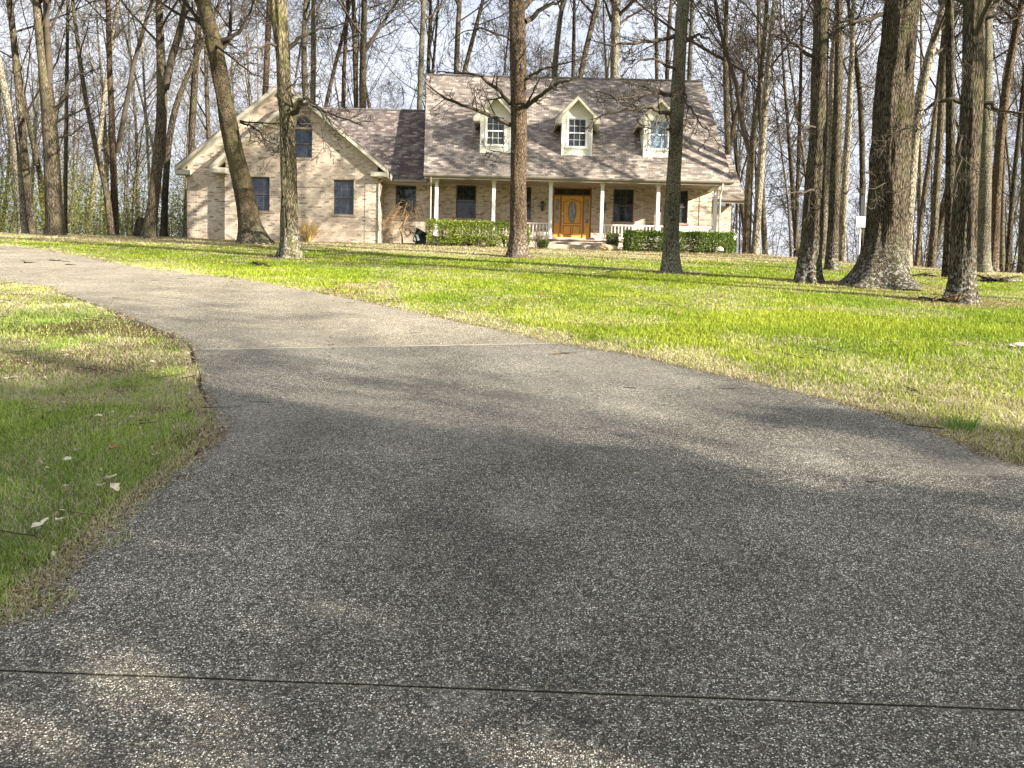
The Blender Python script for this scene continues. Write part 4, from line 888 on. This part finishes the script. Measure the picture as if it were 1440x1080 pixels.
for u, x, y, k in seq:
    gi = max(i for i, (a, _) in enumerate(LM) if a <= u or i == 0); a, b = LM[gi][1], LM[min(gi+1, len(LM)-1)][1]
    place = f'between {a} and {b}' if a and b else (f'left of {b}' if b else f'right of {a}')
    key = (k, place); cnt[key] = cnt.get(key, 0)+1; o_ = ORD[cnt[key]-1]
    label = f'{o_} tall wood tree {place}' if k == 'big' else f'{o_} thin sapling {place}'
    tm, cm = rng.choice(big if k == 'big' else sap)
    t = thing('bare_tree' if k == 'big' else 'sapling', label, 'tree', (x, y, H(x, y)), 'tall bare trees deep in the woods' if k == 'big' else 'thin saplings in the woods', rng.uniform(0, 6.28))
    s_ = rng.uniform(.8, 1.15); t.scale = (s_, s_, s_*rng.uniform(.9, 1.1)); t.rotation_euler = (rng.gauss(0, .035), rng.gauss(0, .05), rng.uniform(0, 6.28))
    link('trunk', tm, t); link('crown', cm, t)

# the far wood behind them reads as one mass
T = Tubes(); rng = random.Random(5)
for i in range(170):
    y = rng.uniform(95, 165); x = rng.uniform(-.75*y, .75*y); z = H(x, y)-.5; hh = rng.uniform(17, 25); r = rng.uniform(.08, .22); l = V3(rng.gauss(0, .06), 0, 1)
    p = [V3(x, y, z)+l*hh*j/5+V3(rng.gauss(0, .15), 0, 0)*j for j in range(6)]; T.add(p, [r*(1-.15*j) for j in range(6)], 4)
    for j in range(16):
        q = p[1+int(4*j/16)]+V3(0, 0, rng.uniform(0, 2)); d = V3(rng.gauss(0, 1), rng.gauss(0, .6), rng.uniform(.6, 1.6)).normalized(); L_ = rng.uniform(2.5, 7)
        b = [q, q+d*L_*.5+V3(rng.gauss(0, .2), 0, 0), q+d*L_+V3(0, 0, .5)]; T.add(b, [r*.3, r*.18, .012], 3)
        for kk in range(4):
            e = b[1].lerp(b[2], rng.random()); d2 = (d+V3(rng.gauss(0, .7), 0, rng.gauss(0, .5))).normalized()*rng.uniform(.8, 2.6); T.add([e, e+d2*.5, e+d2], [.035, .028, .018], 3)
V_, F_ = T.arrays(); tag(link('distant_woods', np_mesh('distant_woods', V_, [F_], M['twig'], True)), 'mass of bare woods fading away behind the nearer trees', 'woods', kind='stuff')

# bare trees beside and behind the viewer, and unseen cedars added to shade the foreground
def cedar(x, y, h, r, seed, label, count=1900):
    g_ = np.random.default_rng(seed); k = count; z = g_.random(k)**.8; a = g_.uniform(0, 2*pi, k); rr = r*(1-z*.9)*(.35+.65*np.sqrt(g_.random(k)))*(1+.18*np.sin(a*5+z*20)); zz = h*(.06+.94*z)
    P = np.stack([rr*np.cos(a), rr*np.sin(a), zz], 1); s1 = g_.normal(0, .13, (k, 3)); s2 = g_.normal(0, .10, (k, 3)); Vv = np.stack([P-s1, P-s2, P+s1, P+s2], 1).reshape(-1, 3)
    c_ = np.repeat(np.array([.035, .065, .022])*(.7+.7*g_.random((k, 1))), 4, 0); t = thing('shade_cedar', label, 'tree', (x, y, H(x, max(y, -14))))
    T = Tubes(); T.add([V3(0, 0, -.3), V3(0, 0, h*.4), V3(.05, 0, h*.95)], [.2, .13, .02], 8); V_, F_ = T.arrays(); link('trunk', np_mesh('trunk', V_, [F_], M['bark_red'], True), t)
    link('crown', np_mesh('crown', Vv, [np.arange(k*4).reshape(-1, 4)], M['leafy'], False, col=c_), t)
cedar(15, -4.4, 9, 3.3, 1, 'dark cedar nearest to the right edge of the drive mouth, added out of view for its shade')
cedar(20, -6.5, 12, 4.2, 2, 'tall cedar farther back to the right, added out of view for its shade')
cedar(12.0, -4.0, 11.5, 3.2, 6, 'slim cedar beside the dark one, added out of view for its shade')
cedar(11.5, -6.6, 8, 3.0, 3, 'low cedar behind the viewer on the right, added out of view for its shade')
cedar(15.5, -8.2, 10, 3.0, 5, 'narrow cedar between the dark and the tall one, added out of view for its shade')
cedar(26, -6.6, 12, 3.4, 4, 'slim cedar farthest to the right, added out of view for its shade', 1100)
for i, (x, y, s_) in enumerate([(13.5, -2.6, .8), (19, -5.2, .9), (25, -8.5, 1.0), (10, -4.5, .8), (31, -12, 1.1), (22, -11, 1), (13, -6.4, .95), (16, -10, 1.1), (23, 10.5, .9)]):
    tm, cm = big[i % 9]; t = thing('bare_tree', f'bare tree outside the picture on the right, {ORD[i]} planted of its row', 'tree', (x, y, H(x, y)), 'trees outside the right edge of the picture')
    t.scale = (s_*1.2, s_*1.2, s_*.85); t.rotation_euler = (0, 0, i*1.3); link('trunk', tm, t); link('crown', cm, t)

# ---------------------------------------------------------------- shrubs, hedge, litter and small things
def leaves_mesh(name, P, size, cols, seed, up=.3, mat_='leafy'):
    g_ = np.random.default_rng(seed); k = len(P); nrm = g_.normal(0, 1, (k, 3)); nrm[:, 2] = np.abs(nrm[:, 2])+up; nrm /= np.linalg.norm(nrm, axis=1, keepdims=True)
    a = np.cross(nrm, g_.normal(0, 1, (k, 3))); a /= np.linalg.norm(a, axis=1, keepdims=True); b = np.cross(nrm, a)
    s = (size*g_.uniform(.6, 1.35, k))[:, None]
    V = np.stack([P-a*s, P-b*s*.5+nrm*s*.12, P+a*s, P+b*s*.5+nrm*s*.12], 1).reshape(-1, 3)
    return np_mesh(name, V, [np.arange(k*4).reshape(-1, 4)], M[mat_], False, col=np.repeat(cols, 4, 0))
def leafcol(k, a, b, seed):
    g_ = np.random.default_rng(seed); t = g_.random((k, 1)); return (np.array(a)*(1-t)+np.array(b)*t)*(.7+.6*g_.random((k, 1)))
def hedge(name, label, x0, x1, y0, y1, z0, z1, count, ca, cb, seed, gaps=0, group=None):
    g_ = np.random.default_rng(seed); k = int(count*2.2); P = g_.random((k, 3)); base = V3((x0+x1)/2, (y0+y1)/2, z0)
    X = x0+(x1-x0)*P[:, 0]; Y = y0+(y1-y0)*P[:, 1]; Z = z0+(z1-z0)*P[:, 2]
    # keep mostly the outer shell, with an uneven clipped outline
    wob = (fbm(X*1.0, Z+Y, 2.6, seed)-.5)*.22
    e = np.minimum.reduce([(X-x0)+wob, (x1-X)+wob, (Y-y0)+wob*.8, (y1-Y)+wob, (z1-Z)+wob*.7])
    keep = (e > 0)*(g_.random(k) < np.exp(-np.maximum(e-.03, 0)/.14))
    if gaps: keep = keep*((fbm(X, Z, 2.1, seed+4) < .62) | (Z > z1-.28) | (g_.random(k) < .25))
    keep = keep & ((Z > z0+.10) | (g_.random(k) < .35)); P = np.stack([X, Y, Z], 1)[keep][:count]; k = len(P)
    cl = leafcol(k, ca, cb, seed)
    t = thing(name, label, 'hedge', base, group)
    link('foliage', leaves_mesh('foliage', P-np.array(base), .036, cl, seed), t)
    T = Tubes(); rg = random.Random(seed)
    for i in range(int((x1-x0)*5)):
        x = rg.uniform(x0+.1, x1-.1); y = rg.uniform(y0+.2, y1-.2); p = V3(x, y, z0-.1)-base
        for j in range(4):
            q = p+V3(rg.uniform(-.25, .25), rg.uniform(-.3, .3), (z1-z0)*rg.uniform(.7, 1.0)); T.add([p, p.lerp(q, .5)+V3(rg.gauss(0, .04), rg.gauss(0, .04), 0), q], [.014, .010, .005], 4)
    V_, F_ = T.arrays(); link('stems', np_mesh('stems', V_, [F_], M['twig_dark'], True), t); return t
hg = H(-2, 33)
hedge('clipped_hedge', 'yellow-green clipped hedge with bare gaps, left of the front steps', -3.72, -.15, 32.25, 33.25, hg-.05, 6.50, 17000, (.16, .22, .025), (.30, .36, .05), 1, 1)
hedge('clipped_hedge', 'long dark green clipped hedge under the right half of the porch rail', 4.55, 9.15, 32.0, 33.1, H(7, 32.6)-.1, 6.22, 24000, (.06, .12, .014), (.18, .26, .03), 2)
hedge('young_shrub', 'small ragged green shrub between the long right hedge and the front steps', 3.85, 4.35, 32.6, 33.2, hg+.05, 6.15, 1500, (.08, .13, .02), (.20, .26, .05), 3, 1)
hedge('young_shrub', 'low dark green shrub tucked against the left side of the front steps', .95, 1.4, 32.6, 33.0, hg-.05, 5.78, 800, (.05, .09, .02), (.14, .19, .04), 4)
hedge('young_shrub', 'sprig of green hedge right of the reddish-brown lawn tree, below the rail', .25, .62, 32.7, 33.1, hg+.1, 6.35, 900, (.12, .19, .03), (.26, .33, .05), 5, 1)

def shrub(name, label, x, y, hh, n, spread, r, seed, mat_='twig', droop=0., cat='shrub', z=None):
    rg = random.Random(seed); T = Tubes(); b = V3(x, y, H(x, y) if z is None else z)
    for i in range(n):
        a = rg.uniform(0, 2*pi); d = V3(cos(a)*spread, sin(a)*spread, 1).normalized(); p = V3(rg.gauss(0, .06), rg.gauss(0, .06), -.05); pts = [p]
        L_ = hh*rg.uniform(.6, 1.1)
        for j in range(5): d = (d+V3(rg.gauss(0, .12), rg.gauss(0, .12), .05-droop*(j+1)*.16)).normalized(); pts.append(pts[-1]+d*L_/5)
        T.add(pts, [r*(1-.16*j) for j in range(6)], 4)
        for j in range(7):
            f = rg.uniform(.25, .95)*5; k = min(int(f), 4); q = pts[k].lerp(pts[k+1], f-k); e = (d+V3(rg.gauss(0, .7), rg.gauss(0, .7), rg.gauss(.1, .4)-droop)).normalized(); l = L_*rg.uniform(.15, .4)
            T.add([q, q+e*l*.5, q+e*l+V3(0, 0, -droop*l*.6)], [r*.45, r*.35, r*.2], 3)
    t = thing(name, label, cat, b); V_, F_ = T.arrays(); link('stems', np_mesh('stems', V_, [F_], M[mat_], True), t); return t
shrub('bare_shrub', 'leafless twiggy shrub between the reddish-brown lawn tree and the front steps', 1.05, 32.9, .85, 26, .55, .014, 11, 'twig_pale')
shrub('bare_shrub', 'pale leafless shrub at the right foot of the front steps', 3.95, 32.8, .75, 16, .6, .012, 12, 'twig_pale')
M['tan_twig'] = m_simple_var('tan_twig', (.30, .20, .10), .9, .3, 3, .1)
M['grass_green'] = m_simple_var('tuft_green', (.12, .27, .03), .8, .2, 3, .1)
M['straw'] = m_simple_var('dry_straw', (.50, .36, .16), .9, .25, 3, .1)
def tuft(name, label, x, y, hh, n, seed, spread=.3, mat_='straw', r=.006, cat='plant'):
    rg = random.Random(seed); T = Tubes(); b = V3(x, y, H(x, y))
    for i in range(n):
        a = rg.uniform(0, 2*pi); s_ = abs(rg.gauss(0, spread)); d = V3(cos(a)*s_, sin(a)*s_, 1).normalized(); p = V3(cos(a)*rg.uniform(0, .12), sin(a)*rg.uniform(0, .12), -.03); L_ = hh*rg.uniform(.5, 1.08); pts = [p]
        for j in range(4): d = (d+V3(cos(a)*.09, sin(a)*.09, -.02)).normalized(); pts.append(pts[-1]+d*L_/4)
        T.add(pts, [r, r, r*.8, r*.6, r*.2], 3)
    t = thing(name, label, cat, b); V_, F_ = T.arrays(); link('blades', np_mesh('blades', V_, [F_], M[mat_], True), t); return t
p = at(433, 345, 33.4); tuft('ornamental_grass', 'dry tawny clump of ornamental grass against the garage wall beside the shaggy tree', p.x, 33.45, 1.0, 420, 21, .30, r=.009)
# weeping bare shrub against the connector wall
p = at(566, 345, 34.6); b = V3(p.x, 34.6, H(p.x, 34.6)); rg = random.Random(31); T = Tubes()
st_ = [V3(0, 0, -.1), V3(-.03, 0, .35), V3(-.12, -.02, .6), V3(.05, 0, .95), V3(.28, 0, 1.3), V3(.42, 0, 1.55)]; T.add(st_, [.045, .04, .035, .03, .022, .012], 6)
for i in range(80):
    s0 = st_[rg.choice([2, 3, 4, 5])]; a = rg.uniform(0, 2*pi); ln = rg.uniform(.5, 1.5); sx = cos(a)*ln*(1.15 if cos(a) < 0 else .8); sy = sin(a)*ln*.25-.1
    q = s0+V3(sx*.5, sy*.6, rg.uniform(.0, .35)); e = s0+V3(sx, sy, -rg.uniform(.2, 1.2)*ln*.7); e.z = max(e.z, .05); T.add([s0, s0.lerp(q, .6)+V3(0, 0, .08), q, q.lerp(e, .5)+V3(sx*.08, 0, .03), e], [.008, .007, .006, .005, .003], 3)
t = thing('weeping_shrub', 'leafless weeping shrub with tan drooping twigs under the small connector window', 'shrub', b); V_, F_ = T.arrays(); link('stems', np_mesh('stems', V_, [F_], M['tan_twig'], True), t)
# wheelbarrow on end
M['green_metal'] = m_simple_var('dark_green_metal', (.025, .04, .035), .45, .2, 6, .4); M['grey_metal'] = m_simple_var('grey_metal', (.42, .42, .40), .4, .15, 6, .4); M['rubber'] = mat('rubber', (.02, .02, .02), .7)
p = at(588, 349, 33.9); wb = thing('wheelbarrow', 'dark green wheelbarrow propped on end between the weeping shrub and the left hedge', 'wheelbarrow', (p.x, 33.9, H(p.x, 33.9)))
wb.rotation_euler = (rad(-18), rad(24), rad(25))
def sp(mb, name, m_, par, **k): return mb.build(name, m_, par, **k)
o = MB(); A_ = [(-.30, 0, .06), (.30, 0, .06), (.33, 0, .72), (-.33, 0, .72)]; B_ = [(-.20, .26, .16), (.20, .26, .16), (.20, .26, .56), (-.20, .26, .56)]
o.poly(A_+B_, (4, 5, 6, 7), (0, 1, 5, 4), (1, 2, 6, 5), (2, 3, 7, 6), (3, 0, 4, 7)); tr = sp(o, 'tray', M['green_metal'], wb); tr.modifiers.new('s', 'SOLIDIFY').thickness = .012
sp(MB().tube([(-.24, .05, 0), (-.22, .30, .3), (-.20, .20, .95)], .016, 6), 'handle', M['grey_metal'], wb, smooth=True); sp(MB().tube([(.24, .05, 0), (.22, .30, .3), (.20, .20, .95)], .016, 6), 'handle', M['grey_metal'], wb, smooth=True)
c_ = [(0, .30+.15*cos(2*pi*i/20), .10+.15*sin(2*pi*i/20)) for i in range(21)]; sp(MB().tube(c_, .03, 6, False), 'wheel', M['rubber'], wb, smooth=True)
# hose loop on the wall
p = at(577, 323, 35.5); c_ = [(p.x+.13*cos(a*.35)+.004*a, 35.52-.002*a, p.z+.16*sin(a*.35)) for a in range(56)]
o = MB().tube([(x-p.x, y-35.5, z-p.z) for x, y, z in c_], .012, 6).build('garden_hose', M['rubber'], None, True); o.location = (p.x, 35.5, p.z); tag(o, 'small coil of dark hose hung on the brick wall below the connector window', 'hose')
# rock by the steps
def rock(label, loc, s, seed, m_, name='rock', cat='rock'):
    bm_ = bmesh.new(); bmesh.ops.create_icosphere(bm_, subdivisions=4, radius=1); rg = np.random.default_rng(seed); o_ = rg.random(2)*50
    for v in bm_.verts:
        c = v.co; f = .75+.6*float(fbm(c.x+c.z*.7+o_[0], c.y-c.z*.6+o_[1], 1.4, seed)); v.co = Vector((c.x*s[0]*f, c.y*s[1]*f, max(c.z, -.5)*s[2]*f))
    me = bpy.data.meshes.new(name); bm_.to_mesh(me); bm_.free(); me.materials.append(m_); me.polygons.foreach_set('use_smooth', [False]*len(me.polygons)); o = link(name, me, None, loc); return tag(o, label, cat)
M['stone'] = m_simple_var('tan_stone', (.46, .35, .21), .9, .3, 7, .2, .5); M['pale_stone'] = m_simple_var('bleached_stone', (.62, .58, .48), .9, .25, 9, .2, .5)
p = gnd(853, 352); rock('flat tan boulder in the bed right of the front steps', (p.x, 32.3, H(p.x, 32.3)+.08), (.42, .28, .17), 3, M['stone'])
p = at(1012, 353, 31.9); rock('small buff stone lying at the foot of the long right hedge', (p.x, 31.9, H(p.x, 31.9)+.18), (.16, .12, .10), 4, M['pale_stone'])
p = gnd(1432, 489); rock('bleached lump of broken wood on the grass at the right edge of the lawn', (p.x, p.y, p.z+.03), (.11, .06, .03), 5, M['pale_stone'], 'wood_chunk', 'wood')
# sign pole
p = gnd(1206, 378); M['sign'] = m_simple_var('white_sign', (.52, .53, .51), .5, .04, 4); M['ink'] = mat('grey_ink', (.12, .12, .12), .8); D = p.y; k = D/F
tp = at(1207.5, 313, D); sg = thing('sign_post', 'slim grey pole carrying a small square white sign, left of the massive oak', 'sign', p)
ht = tp.z-p.z
MB().tube([(0, 0, -.1), (.01, 0, ht-.12)], .028, 8).build('pole', M['grey_metal'], sg, True)
MB().tube([(.045, .06, -.05), (.06, .06, ht-.2)], .02, 6).build('conduit', M['grey_metal'], sg, True)
MB().box(.02, .13, .03, .10, ht+.13, ht+.85).build('upper_tube', M['black'], sg)
MB().tube([(.16, .07, ht+.12), (.17, .07, ht+1.3)], .012, 6).build('cable', M['grey_metal'], sg, True)
pl = MB().box(-.15, .17, -.05, -.02, ht-.16, ht+.19).build('sign_plate', M['sign'], sg, bevel=.008)
g = MB()
for i, w_ in enumerate((.022, .03, .018, .028)): x = -.055+i*.032; g.box(x, x+w_*.8, -.0525, -.0505, ht-.005, ht+.022)
g.build('lettering', M['ink'], pl)
# white ornament on a stake behind the hedge end
p = at(1030, 362, 32.4); w_ = thing('garden_ornament', 'small white oval ornament hung from a stake at the right end of the long hedge', 'ornament', (p.x, 32.4, H(p.x, 32.4)))
MB().tube([(-.15, 0, -.1), (-.14, 0, .95), (-.05, 0, 1.02), (.06, 0, .95)], .016, 6).build('stake', M['straw'], w_, True)
n_ = [(.07+.07*cos(2*pi*i/18), .0, .72+.16*sin(2*pi*i/18)) for i in range(18)]; MB().slab(n_, .03, (0, 1, 0)).build('disc', M['white'], w_, bevel=.006)

# undergrowth
def under(n, xr, yr, hh, size, ca, cb, seed, dens_s=.5):
    g_ = np.random.default_rng(seed); x = g_.uniform(*xr, n); y = g_.uniform(*yr, n); ok = (np.abs(x) < .74*y+3) & (y > _yc(x)+np.where(x < 0, -1.2, 2)) & ~((x > -17) & (x < 11.5) & (y < 46)); x, y = x[ok], y[ok]
    c = fbm(x, y, dens_s, seed); ok = c > .42; x, y, c = x[ok], y[ok], c[ok]; hmax = hh*np.clip((c-.36)*4.2, .2, 1.2); z = height(x, y)+hmax*g_.random(len(x))**.75
    return np.stack([x, y, z], 1), leafcol(len(x), ca, cb, seed)
a, ca = under(150000, (-50, -12), (36, 62), 3.6, .05, (.10, .12, .02), (.24, .25, .05), 41); b, cb = under(26000, (9, 60), (30, 62), 1.6, .05, (.12, .13, .03), (.26, .26, .07), 42)
c, cc_ = under(40000, (-50, -12), (40, 66), 7.5, .05, (.10, .12, .025), (.20, .21, .05), 43, .3)
P = np.concatenate([a, b, c]); tag(link('undergrowth', leaves_mesh('undergrowth', P, .055, np.concatenate([ca, cb, cc_]), 5)), 'hazy green spring undergrowth filling the woods at knee to head height', 'undergrowth', kind='stuff')
T = Tubes(); rg = random.Random(8)
for i in range(2400):
    x = rg.uniform(-50, 62); y = rg.uniform(33, 70)
    if abs(x) > .74*y+3 or y < float(_yc(x))+(.6 if x < -14 else 3.5) or (-17 < x < 12 and y < 46): continue
    b_ = V3(x, y, H(x, y)-.05); hh = rg.uniform(.8, 3.6); d = V3(rg.gauss(0, .18), rg.gauss(0, .18), 1); r_ = rg.uniform(.008, .02)
    pts = [b_, b_+d*hh*.35, b_+d*hh*.7+V3(rg.gauss(0, .08), 0, 0), b_+d*hh+V3(rg.gauss(0, .2), 0, 0)]; T.add(pts, [r_, r_*.8, r_*.6, r_*.3], 3)
    for j in range(4):
        q = pts[1].lerp(pts[3], rg.random()); e = q+V3(rg.gauss(0, .5), rg.gauss(0, .4), rg.uniform(0, .6)); T.add([q, q.lerp(e, .5)+V3(0, 0, .05), e], [r_*.5, r_*.35, r_*.2], 3)
V_, F_ = T.arrays(); tag(link('brushwood', np_mesh('brushwood', V_, [F_], M['twig_pale'], True)), 'thin bare brush and stems standing among the trunks of the woods', 'brush', kind='stuff')

# hollow stump
p = gnd(198, 333); sv_ = thing('hollow_stump', 'hollow broken stump leaning against the foot of the stout forked tree', 'stump', (p.x, p.y, H(p.x, p.y)))
g = MB(); n_ = 14; R0 = .22
o = MB().tube([(0, 0, -.1), (0, 0, .3), (.05, 0, .6), (.14, 0, .82)], [.26, .24, .22, .2], 14, False).build('bark_shell', M['bark_dark'], sv_, True); o.modifiers.new('s', 'SOLIDIFY').thickness = -.05
MB().slab([(.02, -.235, .28), (.14, -.235, .30), (.17, -.21, .62), (.10, -.22, .74), (.03, -.23, .55)], .04, (0, 1, 0)).build('rotten_heartwood', M['pale_stone'], sv_)

# sticks, logs, leaves on the ground
def stick(label, px, r, name='fallen_stick', m_='twig_dark', lift=0., group=None, seed=0):
    rg = random.Random(seed); pts = [gnd(*q) for q in px]; b_ = pts[0].copy(); S = []
    for i in range(len(pts)-1):
        for j in range(4): S.append(pts[i].lerp(pts[i+1], j/4)+V3(rg.gauss(0, r*.5), rg.gauss(0, r*.5), 0))
    S.append(pts[-1]); S = [s_-b_+V3(0, 0, r+lift+.012) for s_ in S]; T = Tubes(); T.add(S, [r*(1-.6*i/len(S)) for i in range(len(S))], 6)
    for j in range(3):
        q = S[rg.randrange(1, len(S)-1)]; e = q+V3(rg.gauss(0, 10*r), rg.gauss(0, 10*r), r*2); T.add([q, q.lerp(e, .5), e], [r*.5, r*.4, r*.2], 4)
    V_, F_ = T.arrays(); o = link(name, np_mesh(name, V_, [F_], M[m_], True), None, b_); return tag(o, label, 'stick' if 'stick' in name else 'log', group)
stick('pale forked twig lying on the driveway near its right edge', [(779,500),(790,499),(800,500)], .012, m_='twig_pale', seed=1)
stick('thin dark stick on the far bend of the driveway, long one', [(69,367),(84,368),(98,369.5)], .012, seed=2)
stick('short dark stick on the far bend of the driveway beside the long one', [(92,373),(108,374)], .010, seed=3)
stick('dark scrap of bark on the far bend of the driveway at the picture edge', [(34,371),(40,370.5)], .018, seed=4)
stick('broken dark branch on the grass between the shaggy tree and the driveway', [(357,371),(364,375),(371,373),(379,377)], .028, seed=5)
stick('grey stick lying beyond the shadow stripe on the right lawn, below the massive oak', [(1212,445),(1250,448),(1282,450)], .014, m_='twig_pale', seed=6)
stick('long pale log stretched over the grass on the far right', [(1395,397),(1415,399),(1436,399)], .06, 'fallen_log', 'bark_pale', seed=7)
stick('short dark log at the left end of the heap on the far right', [(1384,396),(1400,399)], .07, 'fallen_log', 'bark_dark', seed=8)
stick('crooked root branch creeping left from the foot of the rough dark oak', [(1325,424),(1312,424),(1296,421),(1288,422)], .03, m_='bark_oak', seed=9)
stick('fallen branch along the crest just right of the massive oak', [(1272,388),(1285,390),(1300,389),(1316,391)], .04, m_='bark_grey', seed=10)
tuft('grass_tuft', 'bright green tuft standing in the dry grass by the right edge of the driveway', *gnd(1352, 603).xy, .16, 60, 51, .25, 'grass_green', .0035)
for i, (u, v, hh, lb) in enumerate([(1343, 425, .22, 'dry straw tuft at the foot of the rough dark oak'), (1244, 404, .26, 'dry straw tuft among the roots of the massive oak')]): tuft('grass_tuft', lb, *(gnd(u, v).xy), hh, 160, 60+i, .5, 'straw', .006)
# bleached leaves lying in the near grass
M['leaf_pale'] = m_simple_var('bleached_leaf', (.66, .60, .44), .8, .25, 30, .1); M['leaf_brown'] = m_simple_var('brown_leaf', (.36, .20, .09), .8, .3, 30, .1)
def leaf(label, u, v, ln, wd, seed, m_='leaf_pale'):
    rg = random.Random(seed); p = gnd(u, v); n_ = 7; V, Fc = [], []; cu = rg.uniform(.2, .7); tw = rg.uniform(-.5, .5)
    for i in range(n_):
        t = i/(n_-1)-.5; w_ = wd*(1-(2*abs(t))**1.8)*(.9+.25*sin(i*2.3+seed))+.002
        for j in range(5): s_ = j/4-.5; V.append((t*ln, s_*w_, cu*ln*(t*t*1.2)+abs(s_)*w_*.7+.01+.004*sin(i*1.7+j)+tw*t*s_*w_*2))
    for i in range(n_-1):
        for j in range(4): a = i*5+j; Fc.append((a, a+5, a+6, a+1))
    me = bpy.data.meshes.new('leaf'); me.from_pydata(V, [], Fc); me.polygons.foreach_set('use_smooth', [True]*len(Fc)); me.materials.append(M[m_]); o = link('fallen_leaf', me, None, (p.x, p.y, p.z+.035)); o.rotation_euler = (rg.gauss(0, .2), rg.gauss(0, .2), rg.uniform(0, 6.28))
    md = o.modifiers.new('s', 'SOLIDIFY'); md.thickness = .0012
    return tag(o, label, 'leaf', 'bleached leaves on the near left grass')
LV = [(96,660,.12,.05,'long curled pale leaf alone in the middle of the left grass'),(156,686,.13,.05,'pale leaf standing upright in the cluster of three on the left grass'),(143,697,.06,.05,'round white leaf at the left of the cluster of three on the left grass'),(160,697,.07,.05,'small pale leaf at the right of the cluster of three on the left grass'),
      (55,752,.13,.035,'flat tan leaf nearest the camera on the left grass'),(85,746,.05,.04,'small tan leaf next to the flat one nearest the camera'),(200,529,.10,.05,'twisted tan leaf by the bare patch near the bend of the grass edge'),(215,517,.09,.04,'thin pale leaf just beyond the bare patch near the bend'),
      (220,652,.06,.05,'white scrap of leaf close to the point of the grass edge'),(240,645,.08,.03,'narrow leaf at the point of the grass edge by the driveway'),(15,541,.12,.05,'pale leaf at the left picture edge in the middle distance'),(95,508,.10,.05,'pale leaf beyond the others in the upper left grass'),(138,596,.07,.05,'small white leaf above the long curled one'),(186,598,.06,.04,'small white leaf right of and above the cluster of three')]
for i, (u, v, a, b_, lb) in enumerate(LV): leaf(lb, u, v, a, b_, 300+i)
leaf('rust-brown leaf among the green blades of the left grass', 160, 641, .06, .05, 350, 'leaf_brown')
leaf('white leaf chip lying by itself on the driveway', 893, 678, .035, .02, 351)
# leaf litter near the house and under the trees, grass clippings along the edge
g_ = np.random.default_rng(9); x = g_.uniform(-20, 22, 26000); y = g_.uniform(9, 34, 26000); sd = drive_sd(x, y); pr = sstep(24, 33, y)*.9+.05; pr[(sd < 0)] = 0; pr[(x > -15) & (x < 9.2) & (y > 33.2)] = 0
ok = (g_.random(len(x)) < pr) & (np.abs(x) < .7*y+2); x, y = x[ok], y[ok]
x2 = g_.uniform(-9, -1.5, 2600); y2 = g_.uniform(2.6, 14, 2600); s2 = drive_sd(x2, y2); ok = (s2 > -.04) & (np.abs(x2) < .72*y2+1); x2, y2 = x2[ok], y2[ok]
P1 = np.stack([x, y, height(x, y)+.035+.02*g_.random(len(x))], 1); P2 = np.stack([x2, y2, height(x2, y2)+.02+.02*g_.random(len(x2))], 1)
lm = leaves_mesh('leaf_litter', np.concatenate([P1]), .045, leafcol(len(P1), (.30, .17, .08), (.62, .52, .36), 3), 3, 1.6)
tag(link('leaf_litter', lm), 'brown and straw coloured leaf litter strewn over the lawn towards the house', 'leaf litter', kind='stuff')
lm = leaves_mesh('leaf_scraps', P2, .016, leafcol(len(P2), (.36, .24, .12), (.72, .65, .48), 4), 4, 1.6)
tag(link('leaf_scraps', lm), 'small bleached leaf scraps scattered in the near left grass', 'leaf litter', kind='stuff')
# crumbs of soil and dead grass along the driveway edges
EP = np.array([(x, y) for x, y in DRIVE if y > 1.5]); k_ = 9000; i_ = g_.integers(0, len(EP)-1, k_); t_ = g_.random((k_, 1)); q = EP[i_]*(1-t_)+EP[i_+1]*t_; ok = np.linalg.norm(EP[i_]-EP[i_+1], axis=1) < 3; q = q[ok]+g_.normal(0, .05, (ok.sum(), 2))
ok = (np.abs(q[:, 0]) < .72*q[:, 1]+1.5); q = q[ok]; P3 = np.stack([q[:, 0], q[:, 1], height(q[:, 0], q[:, 1])+LIFT+.006], 1)
tag(link('edge_debris', leaves_mesh('edge_debris', P3, .012, leafcol(len(P3), (.16, .10, .05), (.55, .47, .30), 6), 6, 2.5)), 'crumbs of soil and dead grass blown along the driveway edges', 'debris', kind='stuff')

# small twigs dropped over lawn and drive
T = Tubes(); rg = random.Random(15)
for i in range(900):
    y = 3+31*rg.random()**.8; x = rg.uniform(-.7*y, .7*y)
    if rg.random() < .5 and float(drive_sd(x, y)[0]) < 0: continue
    if (y > 33 and -15 < x < 9) or y > float(_yc(x)): continue
    b_ = V3(x, y, H(x, y)+.03); a = rg.uniform(0, pi); L_ = rg.uniform(.06, .38); d = V3(cos(a), sin(a), sin(a)*SL); r_ = rg.uniform(.0015, .006)
    if float(drive_sd(x, y)[0]) < 0: L_ *= .5; r_ *= .7; b_.z = H(x, y)+LIFT+r_
    T.add([b_, b_+d*L_*.5+V3(rg.gauss(0, .02), rg.gauss(0, .02), 0), b_+d*L_], [r_, r_*.8, r_*.4], 4)
V_, F_ = T.arrays(); tag(link('twig_litter', np_mesh('twig_litter', V_, [F_], M['twig'], True)), 'small dropped twigs scattered over the lawn and the driveway', 'twigs', kind='stuff')
